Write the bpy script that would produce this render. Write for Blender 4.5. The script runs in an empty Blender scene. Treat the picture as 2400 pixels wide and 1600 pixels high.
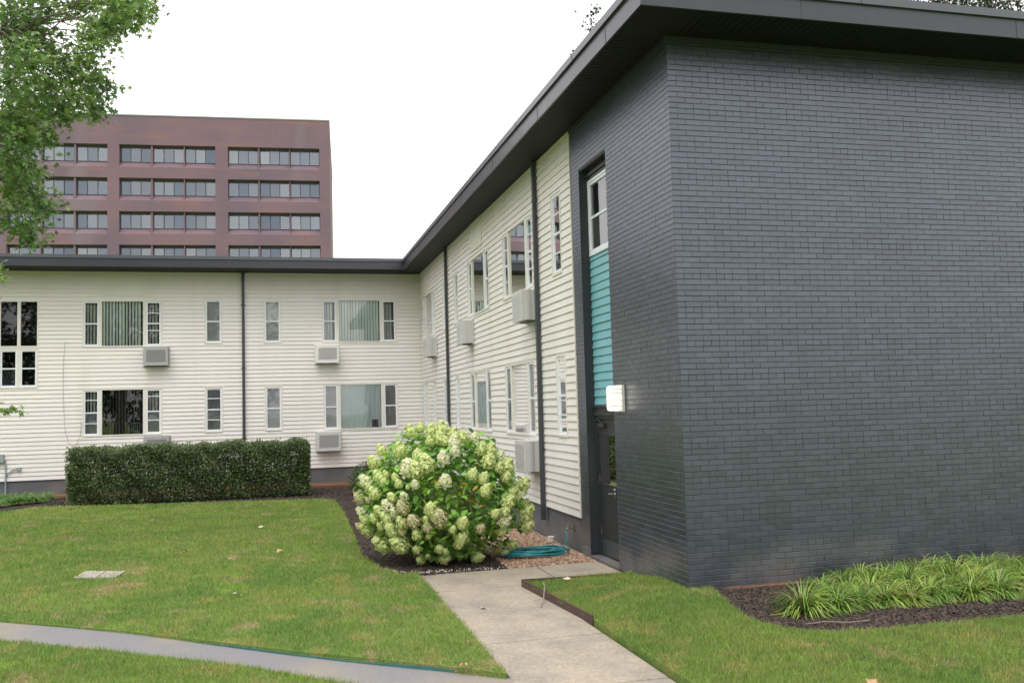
import bpy, bmesh, math, random
import numpy as np
from mathutils import Vector, Matrix
random.seed(7); rng = np.random.default_rng(7)
SC = bpy.context.scene; COL = SC.collection
D = 19.95            # plane of the far wing's wall
TOP = 6.65           # underside of the eaves
SB = 0.40            # bottom of the siding
EXPO = 0.127         # exposure of one siding course

# ------------------------------------------------------------------ materials
def nodes(m):
    m.use_nodes = True
    return m.node_tree.nodes, m.node_tree.links
def mat(name, col, rough=0.6, metal=0.0, spec=0.5, var=0.0, vscale=3.0, bump=0.0, bscale=40.0,
        island=0.0, col2=None, c2scale=1.0, c2lo=0.45, c2hi=0.6, emit=0.0, sub=0.0, stretch=None, trans=0.0):
    m = bpy.data.materials.new(name); N, L = nodes(m); b = N['Principled BSDF']
    b.inputs['Roughness'].default_value = rough; b.inputs['Metallic'].default_value = metal
    b.inputs['Specular IOR Level'].default_value = spec
    geo = N.new('ShaderNodeNewGeometry'); tc = N.new('ShaderNodeMapping')
    L.new(geo.outputs['Position'], tc.inputs['Vector'])
    if stretch: tc.inputs['Scale'].default_value = stretch
    cur = N.new('ShaderNodeRGB'); cur.outputs[0].default_value = (*col, 1); cur = cur.outputs[0]
    if col2:
        n = N.new('ShaderNodeTexNoise'); n.inputs['Scale'].default_value = c2scale; n.inputs['Detail'].default_value = 5
        L.new(tc.outputs[0], n.inputs['Vector'])
        r = N.new('ShaderNodeMapRange'); r.inputs[1].default_value = c2lo; r.inputs[2].default_value = c2hi
        L.new(n.outputs['Fac'], r.inputs[0])
        mx = N.new('ShaderNodeMix'); mx.data_type = 'RGBA'; L.new(r.outputs[0], mx.inputs[0])
        L.new(cur, mx.inputs[6]); mx.inputs[7].default_value = (*col2, 1); cur = mx.outputs[2]
    def scale_by(fac_socket, amt, cur):
        r = N.new('ShaderNodeMapRange'); r.inputs[3].default_value = 1 - amt; r.inputs[4].default_value = 1 + amt
        L.new(fac_socket, r.inputs[0])
        v = N.new('ShaderNodeVectorMath'); v.operation = 'SCALE'; L.new(cur, v.inputs[0]); L.new(r.outputs[0], v.inputs['Scale'])
        return v.outputs[0]
    if var:
        n = N.new('ShaderNodeTexNoise'); n.inputs['Scale'].default_value = vscale; n.inputs['Detail'].default_value = 6
        n.inputs['Roughness'].default_value = 0.65
        L.new(tc.outputs[0], n.inputs['Vector']); cur = scale_by(n.outputs['Fac'], var, cur)
    if island: cur = scale_by(geo.outputs['Random Per Island'], island, cur)
    L.new(cur, b.inputs['Base Color'])
    if bump:
        n = N.new('ShaderNodeTexNoise'); n.inputs['Scale'].default_value = bscale; n.inputs['Detail'].default_value = 4
        L.new(tc.outputs[0], n.inputs['Vector'])
        bp = N.new('ShaderNodeBump'); bp.inputs['Strength'].default_value = 1; bp.inputs['Distance'].default_value = bump
        L.new(n.outputs['Fac'], bp.inputs['Height']); L.new(bp.outputs[0], b.inputs['Normal'])
    if emit:
        b.inputs['Emission Color'].default_value = (1, .93, .8, 1); b.inputs['Emission Strength'].default_value = emit
    if trans:
        t = N.new('ShaderNodeBsdfTranslucent'); L.new(cur, t.inputs['Color'])
        ms = N.new('ShaderNodeMixShader'); ms.inputs[0].default_value = trans
        L.new(b.outputs[0], ms.inputs[1]); L.new(t.outputs[0], ms.inputs[2]); L.new(ms.outputs[0], N['Material Output'].inputs['Surface'])
    return m
def glass_mat(name, tint=(.82, .9, .88), wav=0.0006, body=0.0, refl=1.0):
    m = bpy.data.materials.new(name); N, L = nodes(m); N.remove(N['Principled BSDF'])
    fr = N.new('ShaderNodeFresnel'); fr.inputs['IOR'].default_value = 1.5
    mul = N.new('ShaderNodeMath'); mul.operation = 'MULTIPLY_ADD'; mul.inputs[1].default_value = 1.35 * refl; mul.inputs[2].default_value = 0.03; mul.use_clamp = True
    tr = N.new('ShaderNodeBsdfTransparent'); tr.inputs[0].default_value = (*tint, 1)
    gl = N.new('ShaderNodeBsdfGlossy'); gl.inputs['Roughness'].default_value = 0.01; gl.inputs[0].default_value = (.95, .95, .95, 1)
    mx = N.new('ShaderNodeMixShader'); L.new(fr.outputs[0], mul.inputs[0]); L.new(mul.outputs[0], mx.inputs[0])
    L.new(tr.outputs[0], mx.inputs[1]); L.new(gl.outputs[0], mx.inputs[2])
    geo = N.new('ShaderNodeNewGeometry'); n = N.new('ShaderNodeTexNoise'); n.inputs['Scale'].default_value = 1.6
    L.new(geo.outputs['Position'], n.inputs['Vector'])
    bp = N.new('ShaderNodeBump'); bp.inputs['Distance'].default_value = wav * 1.2; L.new(n.outputs['Fac'], bp.inputs['Height']); L.new(bp.outputs[0], gl.inputs['Normal'])
    L.new(mx.outputs[0], N['Material Output'].inputs['Surface'])
    return m
M = {}
M['siding'] = mat('cream_vinyl_siding', (.81, .778, .73), .42, var=.07, vscale=.9, col2=(.75, .71, .63), c2scale=.8, c2lo=.56, c2hi=.8, bump=.0008, bscale=25, stretch=(1.5, 1.5, .14))
M['cream'] = mat('cream_trim', (.76, .74, .66), .45, var=.06, vscale=3)
M['vinyl'] = mat('white_vinyl', (.80, .83, .87), .35, var=.03)
M['found'] = mat('grey_painted_foundation', (.115, .12, .13), .75, var=.3, vscale=2, bump=.002, bscale=60, col2=(.17, .16, .145), c2scale=1.4, c2lo=.5, c2hi=.75)
M['brick'] = mat('dark_painted_brick', (.038, .044, .060), .28, spec=1.0, var=.38, vscale=1.1, island=.24, bump=.0012, bscale=90, col2=(.026, .030, .042), c2scale=5, c2lo=.5, c2hi=.8)
def dust(m, col, z0, z1, amt):
    N, L = nodes(m); b = N['Principled BSDF']; src = b.inputs['Base Color'].links[0].from_socket
    geo = N.new('ShaderNodeNewGeometry'); sp = N.new('ShaderNodeSeparateXYZ'); L.new(geo.outputs['Position'], sp.inputs[0])
    r = N.new('ShaderNodeMapRange'); r.inputs[1].default_value = z0; r.inputs[2].default_value = z1; r.inputs[3].default_value = 1; r.inputs[4].default_value = 0; L.new(sp.outputs['Z'], r.inputs[0])
    n = N.new('ShaderNodeTexNoise'); n.inputs['Scale'].default_value = 1.3; n.inputs['Detail'].default_value = 7; L.new(geo.outputs['Position'], n.inputs['Vector'])
    r2 = N.new('ShaderNodeMapRange'); r2.inputs[1].default_value = .42; r2.inputs[2].default_value = .62; L.new(n.outputs['Fac'], r2.inputs[0])
    mu = N.new('ShaderNodeMath'); mu.operation = 'MULTIPLY'; L.new(r.outputs[0], mu.inputs[0]); L.new(r2.outputs[0], mu.inputs[1])
    m2 = N.new('ShaderNodeMath'); m2.operation = 'MULTIPLY'; m2.inputs[1].default_value = amt; L.new(mu.outputs[0], m2.inputs[0])
    x = N.new('ShaderNodeMix'); x.data_type = 'RGBA'; L.new(m2.outputs[0], x.inputs[0]); L.new(src, x.inputs[6]); x.inputs[7].default_value = (*col, 1); L.new(x.outputs[2], b.inputs['Base Color'])
M['brick'].node_tree.nodes['Principled BSDF'].inputs['IOR'].default_value = 1.64
M['brick'].node_tree.nodes['Principled BSDF'].inputs['Specular Tint'].default_value = (.84, .90, 1, 1)
def drips(m, spots):
    N, L = nodes(m); b = N['Principled BSDF']; geo = N.new('ShaderNodeNewGeometry'); sp = N.new('ShaderNodeSeparateXYZ'); L.new(geo.outputs['Position'], sp.inputs[0])
    def mth(op, a, c=None):
        x = N.new('ShaderNodeMath'); x.operation = op
        for i, v in enumerate((a, c)):
            if v is None: continue
            if isinstance(v, (int, float)): x.inputs[i].default_value = v
            else: L.new(v, x.inputs[i])
        return x.outputs[0]
    def ramp(s, a, c, o0, o1):
        r = N.new('ShaderNodeMapRange'); r.interpolation_type = 'SMOOTHSTEP'; r.inputs[1].default_value = a; r.inputs[2].default_value = c; r.inputs[3].default_value = o0; r.inputs[4].default_value = o1; L.new(s, r.inputs[0]); return r.outputs[0]
    mp = N.new('ShaderNodeMapping'); mp.inputs['Scale'].default_value = (1, 9, .5); L.new(geo.outputs['Position'], mp.inputs[0]); ns = N.new('ShaderNodeTexNoise'); ns.inputs['Scale'].default_value = 2; ns.inputs['Detail'].default_value = 5; L.new(mp.outputs[0], ns.inputs['Vector'])
    tot = None
    for yc, zt, ln in spots:
        f = mth('MULTIPLY', ramp(mth('ABSOLUTE', mth('SUBTRACT', sp.outputs['Y'], yc)), .04, .24, 1, 0), mth('MULTIPLY', ramp(sp.outputs['Z'], zt - ln, zt, 0, 1), mth('LESS_THAN', sp.outputs['Z'], zt)))
        tot = f if tot is None else mth('ADD', tot, f)
    tot = mth('MULTIPLY', mth('MULTIPLY', tot, ramp(ns.outputs['Fac'], .35, .65, .35, 1)), .62)
    src = b.inputs['Base Color'].links[0].from_socket; x = N.new('ShaderNodeMix'); x.data_type = 'RGBA'; L.new(tot, x.inputs[0]); L.new(src, x.inputs[6]); x.inputs[7].default_value = (.42, .36, .24, 1); L.new(x.outputs[2], b.inputs['Base Color'])
drips(M['siding'], [(6.18, 3.75, 1.0), (6.3, 1.0, .7), (11.75, 3.74, 1.3), (17.0, 3.74, 1.2)])
dust(M['brick'], (.19, .175, .155), -.1, .55, .75); dust(M['found'], (.24, .21, .17), -.15, .25, .6)
M['mortar'] = mat('dark_painted_mortar', (.030, .034, .046), .42, var=.2, vscale=15, bump=.001, bscale=120)
M['dpaint'] = mat('dark_painted_metal', (.030, .033, .037), .5, var=.25, vscale=4, bump=.0006, bscale=20)
M['metal'] = mat('dark_grey_fascia_metal', (.028, .031, .040), .28, spec=.6, var=.2, vscale=1.5, bump=.012, bscale=1.6)
M['cap'] = mat('grey_roof_edge_metal', (.066, .070, .085), .3, spec=.7, var=.1, vscale=2, bump=.003, bscale=3)
M['roof'] = mat('dark_flat_roofing', (.08, .08, .085), .9, var=.2)
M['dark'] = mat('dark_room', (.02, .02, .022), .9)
M['glass'] = glass_mat('window_glass', (.95, .97, .96)); M['glassd'] = glass_mat('dark_stair_glass', (.55, .6, .6))
M['farglass'] = glass_mat('office_glass', (.6, .65, .72), wav=0, refl=4.0)
M['slat'] = mat('pale_green_blind', (.84, .93, .89), .6, island=.1)
M['slatd'] = mat('dim_blind', (.62, .63, .60), .7, island=.15)
M['curtain'] = mat('pale_blue_curtain', (.80, .90, .93), .8, var=.06, vscale=12, stretch=(1, 1, .02))
M['sheer'] = mat('grey_sheer', (.46, .465, .48), .85, var=.2, vscale=7, stretch=(1, 1, .15))
M['screen'] = mat('grey_insect_screen', (.27, .275, .29), .8, var=.06, vscale=4)
M['screend'] = mat('dark_insect_screen', (.12, .12, .13), .8, var=.08, vscale=4)
M['teal'] = mat('teal_siding', (.19, .45, .50), .45, var=.08, vscale=3, col2=(.17, .42, .46), c2scale=2)
M['acgrey'] = mat('grey_unit_paint', (.40, .40, .385), .5, var=.12, vscale=6)
M['acwhite'] = mat('white_unit_paint', (.76, .76, .74), .4, var=.05, vscale=6)
M['acpale'] = mat('pale_grey_unit_paint', (.60, .60, .58), .42, var=.08, vscale=6)
M['acshiny'] = mat('metallic_unit_sheet', (.62, .62, .61), .3, metal=.6, var=.3, vscale=5, stretch=(3, 3, .1))
M['slot'] = mat('dark_slot', (.06, .06, .06), .8)
M['pipe'] = mat('dark_downspout_paint', (.05, .057, .066), .4, var=.15, vscale=6)
M['steel'] = mat('brushed_steel', (.6, .6, .6), .25, metal=1, var=.1)
M['kick'] = mat('dull_kick_plate', (.11, .13, .135), .35, metal=.5, var=.35, vscale=9)
M['lamp'] = mat('lit_lamp_diffuser', (.9, .88, .8), .4, emit=.95)
M['lampf'] = mat('lamp_housing', (.62, .61, .56), .4)
M['conc'] = mat('concrete_walk', (.38, .325, .25), .9, var=.6, vscale=30, bump=.004, bscale=110, col2=(.27, .245, .205), c2scale=2.1, c2lo=.40, c2hi=.7)
M['asph'] = mat('grey_asphalt', (.205, .20, .205), .92, var=.5, vscale=70, bump=.003, bscale=120, col2=(.27, .24, .19), c2scale=1.1, c2lo=.47, c2hi=.7)
M['soil'] = mat('dark_mulch', (.036, .025, .020), .95, var=.7, vscale=28, bump=.03, bscale=22)
M['chips'] = mat('mulch_chips', (.062, .043, .033), .9, island=.8)
M['nug'] = mat('bark_nuggets', (.36, .235, .165), .85, island=.6, var=.3, vscale=40)
M['redm'] = mat('reddish_mulch', (.20, .095, .055), .95, var=.6, vscale=25, bump=.02, bscale=25)
M['pebble'] = mat('white_pebbles', (.6, .58, .52), .7, island=.3)
M['edge'] = mat('rusty_brown_edging', (.085, .047, .038), .8, var=.35, vscale=14)
M['tealedge'] = mat('faded_teal_edging', (.045, .15, .14), .7, var=.6, vscale=6)
M['hose'] = mat('teal_hose', (.02, .24, .27), .35)
M['brass'] = mat('weathered_brass', (.3, .24, .17), .45, metal=.7)
M['bark'] = mat('tree_bark', (.13, .105, .085), .95, var=.4, vscale=8, bump=.02, bscale=15, stretch=(1, 1, .3))
M['twig'] = mat('pale_twig', (.28, .24, .2), .9, var=.3, vscale=8)
M['maple'] = mat('maple_leaf', (.15, .262, .082), .4, spec=.4, island=.55, col2=(.235, .36, .09), c2scale=.9, c2lo=.4, c2hi=.65, trans=.3)
M['darkleaf'] = mat('dark_tree_leaf', (.035, .06, .022), .55, island=.45, trans=.2)
M['hedge'] = mat('privet_leaf', (.07, .118, .03), .35, spec=.5, island=.7, col2=(.14, .19, .055), c2scale=3.5, c2lo=.5, c2hi=.72, var=.3, vscale=3, trans=.12)
M['hyleaf'] = mat('hydrangea_leaf', (.21, .43, .075), .42, island=.4, col2=(.36, .54, .085), c2scale=1.3, c2lo=.45, c2hi=.7, trans=.28)
M['hyyel'] = mat('yellowing_leaf', (.42, .36, .04), .5, island=.3, trans=.25)
M['fl1'] = mat('lime_flower', (.76, .84, .38), .7, island=.1, trans=.2)
M['fl2'] = mat('cream_flower', (.90, .92, .64), .7, island=.06, trans=.2)
M['fl3'] = mat('blushing_flower', (.72, .67, .40), .7, island=.25, trans=.2)
M['strap'] = mat('strap_leaf', (.19, .33, .06), .36, island=.6, col2=(.31, .42, .08), c2scale=3, trans=.25)
M['strapd'] = mat('dead_strap_leaf', (.36, .25, .14), .8, island=.3)
M['finegrass'] = mat('fine_leaf', (.14, .27, .06), .5, island=.4, trans=.25)
M['dryleaf'] = mat('dry_leaf', (.50, .32, .18), .8, island=.2, var=.3, vscale=60)
M['paleleaf'] = mat('pale_dry_leaf', (.66, .58, .42), .8, var=.3, vscale=60)
M['meter'] = mat('grey_meter_paint', (.30, .36, .37), .5)
M['wire'] = mat('old_white_wire', (.50, .48, .42), .7)
M['chairm'] = mat('chair_metal', (.5, .52, .52), .4)
M['slabm'] = mat('pale_slab', (.38, .34, .29), .9, var=.25, vscale=14, bump=.004, bscale=50)

def grass_mat(name, blades):
    m = bpy.data.materials.new(name); N, L = nodes(m); b = N['Principled BSDF']
    b.inputs['Roughness'].default_value = .7; b.inputs['Specular IOR Level'].default_value = .12
    geo = N.new('ShaderNodeNewGeometry')
    def noise(s, d=4, rough=.55):
        n = N.new('ShaderNodeTexNoise'); n.inputs['Scale'].default_value = s; n.inputs['Detail'].default_value = d; n.inputs['Roughness'].default_value = rough
        L.new(geo.outputs['Position'], n.inputs['Vector']); return n.outputs['Fac']
    def rng_(s, a, b_):
        r = N.new('ShaderNodeMapRange'); r.inputs[1].default_value = a; r.inputs[2].default_value = b_; r.interpolation_type = 'SMOOTHSTEP'
        L.new(s, r.inputs[0]); return r.outputs[0]
    def mix(f, a, c):
        x = N.new('ShaderNodeMix'); x.data_type = 'RGBA'; L.new(f, x.inputs[0])
        for i, v in ((6, a), (7, c)):
            if isinstance(v, tuple): x.inputs[i].default_value = (*v, 1)
            else: L.new(v, x.inputs[i])
        return x.outputs[2]
    cur = mix(rng_(noise(.55, 5), .38, .62), (.245, .350, .080), (.165, .295, .062))
    cur = mix(rng_(noise(2.2, 5), .50, .66), cur, (.33, .36, .105))
    br = rng_(noise(1.25, 7, .75), .548, .68)
    cur = mix(br, cur, (.50, .38, .23))
    bri = rng_(noise(1.6, 3), .60, .72); cur = mix(bri, cur, (.26, .40, .075))
    n = noise(38, 3, .7)
    r = N.new('ShaderNodeMapRange'); r.inputs[1].default_value = .3; r.inputs[2].default_value = .7; r.inputs[3].default_value = .72; r.inputs[4].default_value = 1.25
    L.new(n, r.inputs[0])
    v = N.new('ShaderNodeVectorMath'); v.operation = 'SCALE'; L.new(cur, v.inputs[0]); L.new(r.outputs[0], v.inputs['Scale']); cur = v.outputs[0]
    if blades:
        r = N.new('ShaderNodeMapRange'); r.inputs[3].default_value = .6; r.inputs[4].default_value = 1.45
        L.new(geo.outputs['Random Per Island'], r.inputs[0])
        v = N.new('ShaderNodeVectorMath'); v.operation = 'SCALE'; L.new(cur, v.inputs[0]); L.new(r.outputs[0], v.inputs['Scale']); cur = v.outputs[0]
        r2 = N.new('ShaderNodeMath'); r2.operation = 'MULTIPLY'; r2.inputs[1].default_value = 7.31; L.new(geo.outputs['Random Per Island'], r2.inputs[0])
        fr = N.new('ShaderNodeMath'); fr.operation = 'FRACT'; L.new(r2.outputs[0], fr.inputs[0])
        cur = mix(rng_(fr.outputs[0], .86, .9), cur, (.36, .30, .17))
    else:
        v = N.new('ShaderNodeVectorMath'); v.operation = 'SCALE'; L.new(cur, v.inputs[0]); v.inputs['Scale'].default_value = .72; cur = v.outputs[0]
        bp = N.new('ShaderNodeBump'); bp.inputs['Distance'].default_value = .02; L.new(noise(60, 3), bp.inputs['Height']); L.new(bp.outputs[0], b.inputs['Normal'])
    L.new(cur, b.inputs['Base Color'])
    if blades:
        t = N.new('ShaderNodeBsdfTranslucent'); L.new(cur, t.inputs['Color']); ms = N.new('ShaderNodeMixShader'); ms.inputs[0].default_value = .25
        L.new(b.outputs[0], ms.inputs[1]); L.new(t.outputs[0], ms.inputs[2]); L.new(ms.outputs[0], N['Material Output'].inputs['Surface'])
    return m
M['lawn'] = grass_mat('lawn_soil_and_thatch', False); M['blade'] = grass_mat('grass_blades', True)

def redbrick():
    m = bpy.data.materials.new('plum_red_brick'); N, L = nodes(m); b = N['Principled BSDF']; b.inputs['Roughness'].default_value = .8
    tc = N.new('ShaderNodeTexCoord')
    def noise(s, d=5, st=(1, 1, 1)):
        mp = N.new('ShaderNodeMapping'); mp.inputs['Scale'].default_value = st; L.new(tc.outputs['Object'], mp.inputs[0])
        n = N.new('ShaderNodeTexNoise'); n.inputs['Scale'].default_value = s; n.inputs['Detail'].default_value = d; L.new(mp.outputs[0], n.inputs['Vector']); return n.outputs['Fac']
    def mix(f, a, c, lo, hi):
        r = N.new('ShaderNodeMapRange'); r.inputs[1].default_value = lo; r.inputs[2].default_value = hi; L.new(f, r.inputs[0])
        x = N.new('ShaderNodeMix'); x.data_type = 'RGBA'; L.new(r.outputs[0], x.inputs[0])
        for i, v in ((6, a), (7, c)):
            if isinstance(v, tuple): x.inputs[i].default_value = (*v, 1)
            else: L.new(v, x.inputs[i])
        return x.outputs[2]
    cur = mix(noise(.16), (.20, .122, .143), (.152, .108, .138), .4, .6)
    cur = mix(noise(.5, 6, (.35, .35, 2.2)), cur, (.26, .135, .11), .54, .8)
    cur = mix(noise(3.5, 4, (1, 1, 4)), cur, (.13, .09, .10), .52, .75)
    cur = mix(noise(.22, 3, (1, 1, .3)), cur, (.19, .145, .165), .58, .7)
    L.new(cur, b.inputs['Base Color']); return m
M['redbrick'] = redbrick()

_N, _L = M['farglass'].node_tree.nodes, M['farglass'].node_tree.links
_oi = _N.new('ShaderNodeObjectInfo'); _gl = [n for n in _N if n.type in ('BSDF_GLOSSY', 'BSDF_ANISOTROPIC')][0]
_cr = _N.new('ShaderNodeValToRGB'); _cr.color_ramp.elements[0].color = (.42, .50, .60, 1); _cr.color_ramp.elements[1].color = (.92, .98, 1, 1)
_L.new(_oi.outputs['Random'], _cr.inputs[0]); _L.new(_cr.outputs[0], _gl.inputs[0])
# ------------------------------------------------------------------ mesh helpers
def link(name, me, m=None, parent=None, smooth=False):
    o = bpy.data.objects.new(name, me); COL.objects.link(o)
    if m is not None:
        for x in (m if isinstance(m, (list, tuple)) else [m]): me.materials.append(x)
    if parent: o.parent = parent
    if smooth: me.polygons.foreach_set('use_smooth', [True] * len(me.polygons))
    return o
def tag(o, label=None, cat=None, group=None, kind=None):
    if label: o['label'] = label
    if cat: o['category'] = cat
    if group: o['group'] = group
    if kind: o['kind'] = kind
    return o
def empty(name, loc, label, cat, group=None, rz=0):
    o = bpy.data.objects.new(name, None); COL.objects.link(o); o.location = loc; o.rotation_euler = (0, 0, rz); o.empty_display_size = .2
    return tag(o, label, cat, group)
class MB:
    """collects shapes, built as one mesh; local offset so children sit under their thing"""
    def __init__(s): s.v = []; s.f = []; s.mi = []
    def add(s, vs, fs, mi=0):
        n = len(s.v); s.v += [tuple(v) for v in vs]; s.f += [tuple(i + n for i in f) for f in fs]; s.mi += [mi] * len(fs)
    def hexa(s, p, mi=0):     # p: 8 corners, bottom 4 then top 4
        s.add(p, [(0, 3, 2, 1), (4, 5, 6, 7), (0, 1, 5, 4), (1, 2, 6, 5), (2, 3, 7, 6), (3, 0, 4, 7)], mi)
    def box(s, a, b, mi=0):
        x0, y0, z0 = [min(a[i], b[i]) for i in range(3)]; x1, y1, z1 = [max(a[i], b[i]) for i in range(3)]
        s.hexa([(x0, y0, z0), (x1, y0, z0), (x1, y1, z0), (x0, y1, z0), (x0, y0, z1), (x1, y0, z1), (x1, y1, z1), (x0, y1, z1)], mi)
    def tube(s, pts, r, n=8, mi=0, caps=True):
        pts = [Vector(p) for p in pts]; rr = r if isinstance(r, (list, tuple)) else [r] * len(pts)
        rings = []; up = Vector((0, 0, 1))
        for i, p in enumerate(pts):
            d = (pts[min(i + 1, len(pts) - 1)] - pts[max(i - 1, 0)]).normalized()
            a = d.cross(up if abs(d.z) < .9 else Vector((1, 0, 0))).normalized(); b = d.cross(a)
            rings.append([p + (a * math.cos(t) + b * math.sin(t)) * rr[i] for t in [2 * math.pi * k / n for k in range(n)]])
        vs = [v for g in rings for v in g]; fs = []
        for i in range(len(pts) - 1):
            for k in range(n): fs.append((i * n + k, i * n + (k + 1) % n, (i + 1) * n + (k + 1) % n, (i + 1) * n + k))
        if caps: fs += [tuple(range(n))[::-1], tuple(range((len(pts) - 1) * n, len(pts) * n))]
        s.add(vs, fs, mi)
    def build(s, name, m, parent=None, off=None, smooth=False, recalc=True):
        me = bpy.data.meshes.new(name)
        off = Vector(off) if off is not None else (Vector(parent.matrix_basis.translation) if parent and parent.type == 'EMPTY' and parent.parent is None else Vector((0, 0, 0)))
        v = np.array(s.v, float) - np.array(off)
        me.from_pydata(v.tolist(), [], s.f)
        ms = m if isinstance(m, (list, tuple)) else [m]
        if len(ms) > 1: me.polygons.foreach_set('material_index', s.mi)
        me.update()
        if recalc:
            bm = bmesh.new(); bm.from_mesh(me); bmesh.ops.recalc_face_normals(bm, faces=bm.faces); bm.to_mesh(me); bm.free()
        return link(name, me, m, parent, smooth)
def npmesh(name, V, F, m, parent=None, matidx=None, off=(0, 0, 0)):
    """V (n,3) array; F (k,s) array of faces of equal size s"""
    me = bpy.data.meshes.new(name); V = np.asarray(V, np.float32) - np.array(off, np.float32); F = np.asarray(F, np.int32)
    k, s_ = F.shape
    me.vertices.add(len(V)); me.vertices.foreach_set('co', V.ravel())
    me.loops.add(k * s_); me.loops.foreach_set('vertex_index', F.ravel())
    me.polygons.add(k); me.polygons.foreach_set('loop_start', np.arange(0, k * s_, s_, dtype=np.int32))
    if matidx is not None: me.polygons.foreach_set('material_index', np.asarray(matidx, np.int32))
    me.update(calc_edges=True); me.validate()
    return link(name, me, m, parent)
def frames(n, tilt=1.0, updir=None):
    """n random orthonormal frames (a,b,c): c = leaf normal"""
    c = rng.normal(size=(n, 3)); c[:, 2] = np.abs(c[:, 2]) + tilt
    if updir is not None: c += updir
    c /= np.linalg.norm(c, axis=1)[:, None]
    a = np.cross(c, rng.normal(size=(n, 3))); a /= np.linalg.norm(a, axis=1)[:, None]
    return a, np.cross(c, a), c
def leaves(name, P, size, shape, m, parent=None, tilt=1.0, off=(0, 0, 0), updir=None, matidx=None, droop=0.0):
    """scatter copies of a leaf outline (list of (x,y,z)) at points P"""
    n = len(P); a, b, c = frames(n, tilt, updir)
    if droop: a[:, 2] -= droop; a /= np.linalg.norm(a, axis=1)[:, None]; b = np.cross(c, a); b /= np.linalg.norm(b, axis=1)[:, None]; c = np.cross(a, b)
    S = np.asarray(shape['v'], float); sz = size * rng.uniform(.65, 1.25, n)
    V = P[:, None, :] + (S[None, :, 0, None] * a[:, None, :] + S[None, :, 1, None] * b[:, None, :] + S[None, :, 2, None] * c[:, None, :]) * sz[:, None, None]
    F = np.asarray(shape['f']); k = len(S)
    FF = (F[None] + (np.arange(n) * k)[:, None, None]).reshape(-1, F.shape[1])
    mi = None if matidx is None else np.repeat(matidx, len(F))
    return npmesh(name, V.reshape(-1, 3), FF, m, parent, mi, off)
OVAL = dict(v=[(-.5, 0, 0), (-.15, .27, .06), (.3, .2, .03), (.55, 0, -.08), (.3, -.2, .03), (-.15, -.27, .06)], f=[(0, 3, 2, 1), (0, 5, 4, 3)])
QUADL = dict(v=[(-.5, 0, 0), (0, .28, .05), (.5, 0, 0), (0, -.28, .05)], f=[(0, 1, 2, 3)])
_mp = []
for k, (r, t) in enumerate([(.12, 180), (.42, 125), (.2, 105), (.58, 58), (.24, 35), (.62, 0), (.24, -35), (.58, -58), (.2, -105), (.42, -125)]):
    _mp.append((r * math.cos(math.radians(t)), r * math.sin(math.radians(t)), -.25 * r * r))
MAPLE = dict(v=[(0, 0, .03)] + _mp, f=[(0, i, i % 10 + 1) for i in range(1, 11)])

# ------------------------------------------------------------------ ground
def hz(x, y):
    """height of the ground"""
    def ss(t): t = min(1, max(0, t)); return t * t * (3 - 2 * t)
    z = -.10
    z += .09 * ss((x + 1.7) / 1.4) * ss((1.6 - y) / 1.0)
    z += .05 * ss((-7 - x) / 5)
    if y > 1.85: z -= .03 * ss((x + 3) / 1.5) * ss((9 - y) / 3)
    return z
WALK = -.15
def poly_sheet(name, poly, m, dz, kind='structure', step=.35, label=None, thick=0.0, parent=None):
    """a sheet over a plan polygon, following the ground + dz, with a skirt"""
    bm = bmesh.new(); vs = [bm.verts.new((x, y, 0)) for x, y in poly]; bm.faces.new(vs)
    xs = [p[0] for p in poly]; ys = [p[1] for p in poly]
    for ax, lo, hi in ((0, min(xs), max(xs)), (1, min(ys), max(ys))):
        t = math.ceil(lo / step) * step + .001
        while t < hi:
            co = [0, 0, 0]; no = [0, 0, 0]; co[ax] = t; no[ax] = 1
            bmesh.ops.bisect_plane(bm, geom=bm.verts[:] + bm.edges[:] + bm.faces[:], plane_co=co, plane_no=no); t += step
    for v in bm.verts: v.co.z = dz(v.co.x, v.co.y) if callable(dz) else hz(v.co.x, v.co.y) + dz
    if thick:
        be = [e for e in bm.edges if len(e.link_faces) == 1]
        r = bmesh.ops.extrude_edge_only(bm, edges=be)
        for v in [g for g in r['geom'] if isinstance(g, bmesh.types.BMVert)]: v.co.z -= thick
    bmesh.ops.recalc_face_normals(bm, faces=bm.faces)
    up = sum(f.normal.z * f.calc_area() for f in bm.faces)
    if up < 0: bmesh.ops.reverse_faces(bm, faces=bm.faces)
    me = bpy.data.meshes.new(name); bm.to_mesh(me); bm.free()
    o = link(name, me, m, parent)
    if kind: o['kind'] = kind
    if label: o['label'] = label
    return o
g = MB(); g.add([(-400, -400, -.34), (400, -400, -.34), (400, 500, -.34), (-400, 500, -.34)], [(0, 1, 2, 3)])
g.build('ground', M['lawn'])['kind'] = 'structure'

PATH_UP = [(-13.5, 5.7), (-10.5, 3.75), (-7.78, 1.844), (-6.24, .723), (-4.483, -.802), (-3.377, -1.67), (-2.72, -2.19)]
PATH_DN = [(-2.74, -3.25), (-4.154, -1.98), (-4.871, -1.25), (-5.668, -.60), (-7.01, .417), (-7.495, .763), (-10.2, 2.75), (-13.5, 4.75)]
BED_L = [(-16, 16.2), (-13, 15.3), (-11.2, 15.2), (-10.55, 16.2), (-9.8, 16.0), (-7.4, 15.55), (-3.5, 14.75), (-3.22, 14.2), (-3.2, 11.5), (-3.29, 7.3), (-3.376, 4.9), (-3.215, 3.5), (-2.95, 2.9), (-2.735, 3.0)]
WX0, WX1 = -2.735, -1.425
lawn_l = [(-16, 16.2)] + BED_L[1:] + [(WX0 - .03, 2.95), (WX0 - .03, -2.2)] + PATH_UP[::-1][1:] + [(-16, 7.2)]
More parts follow.
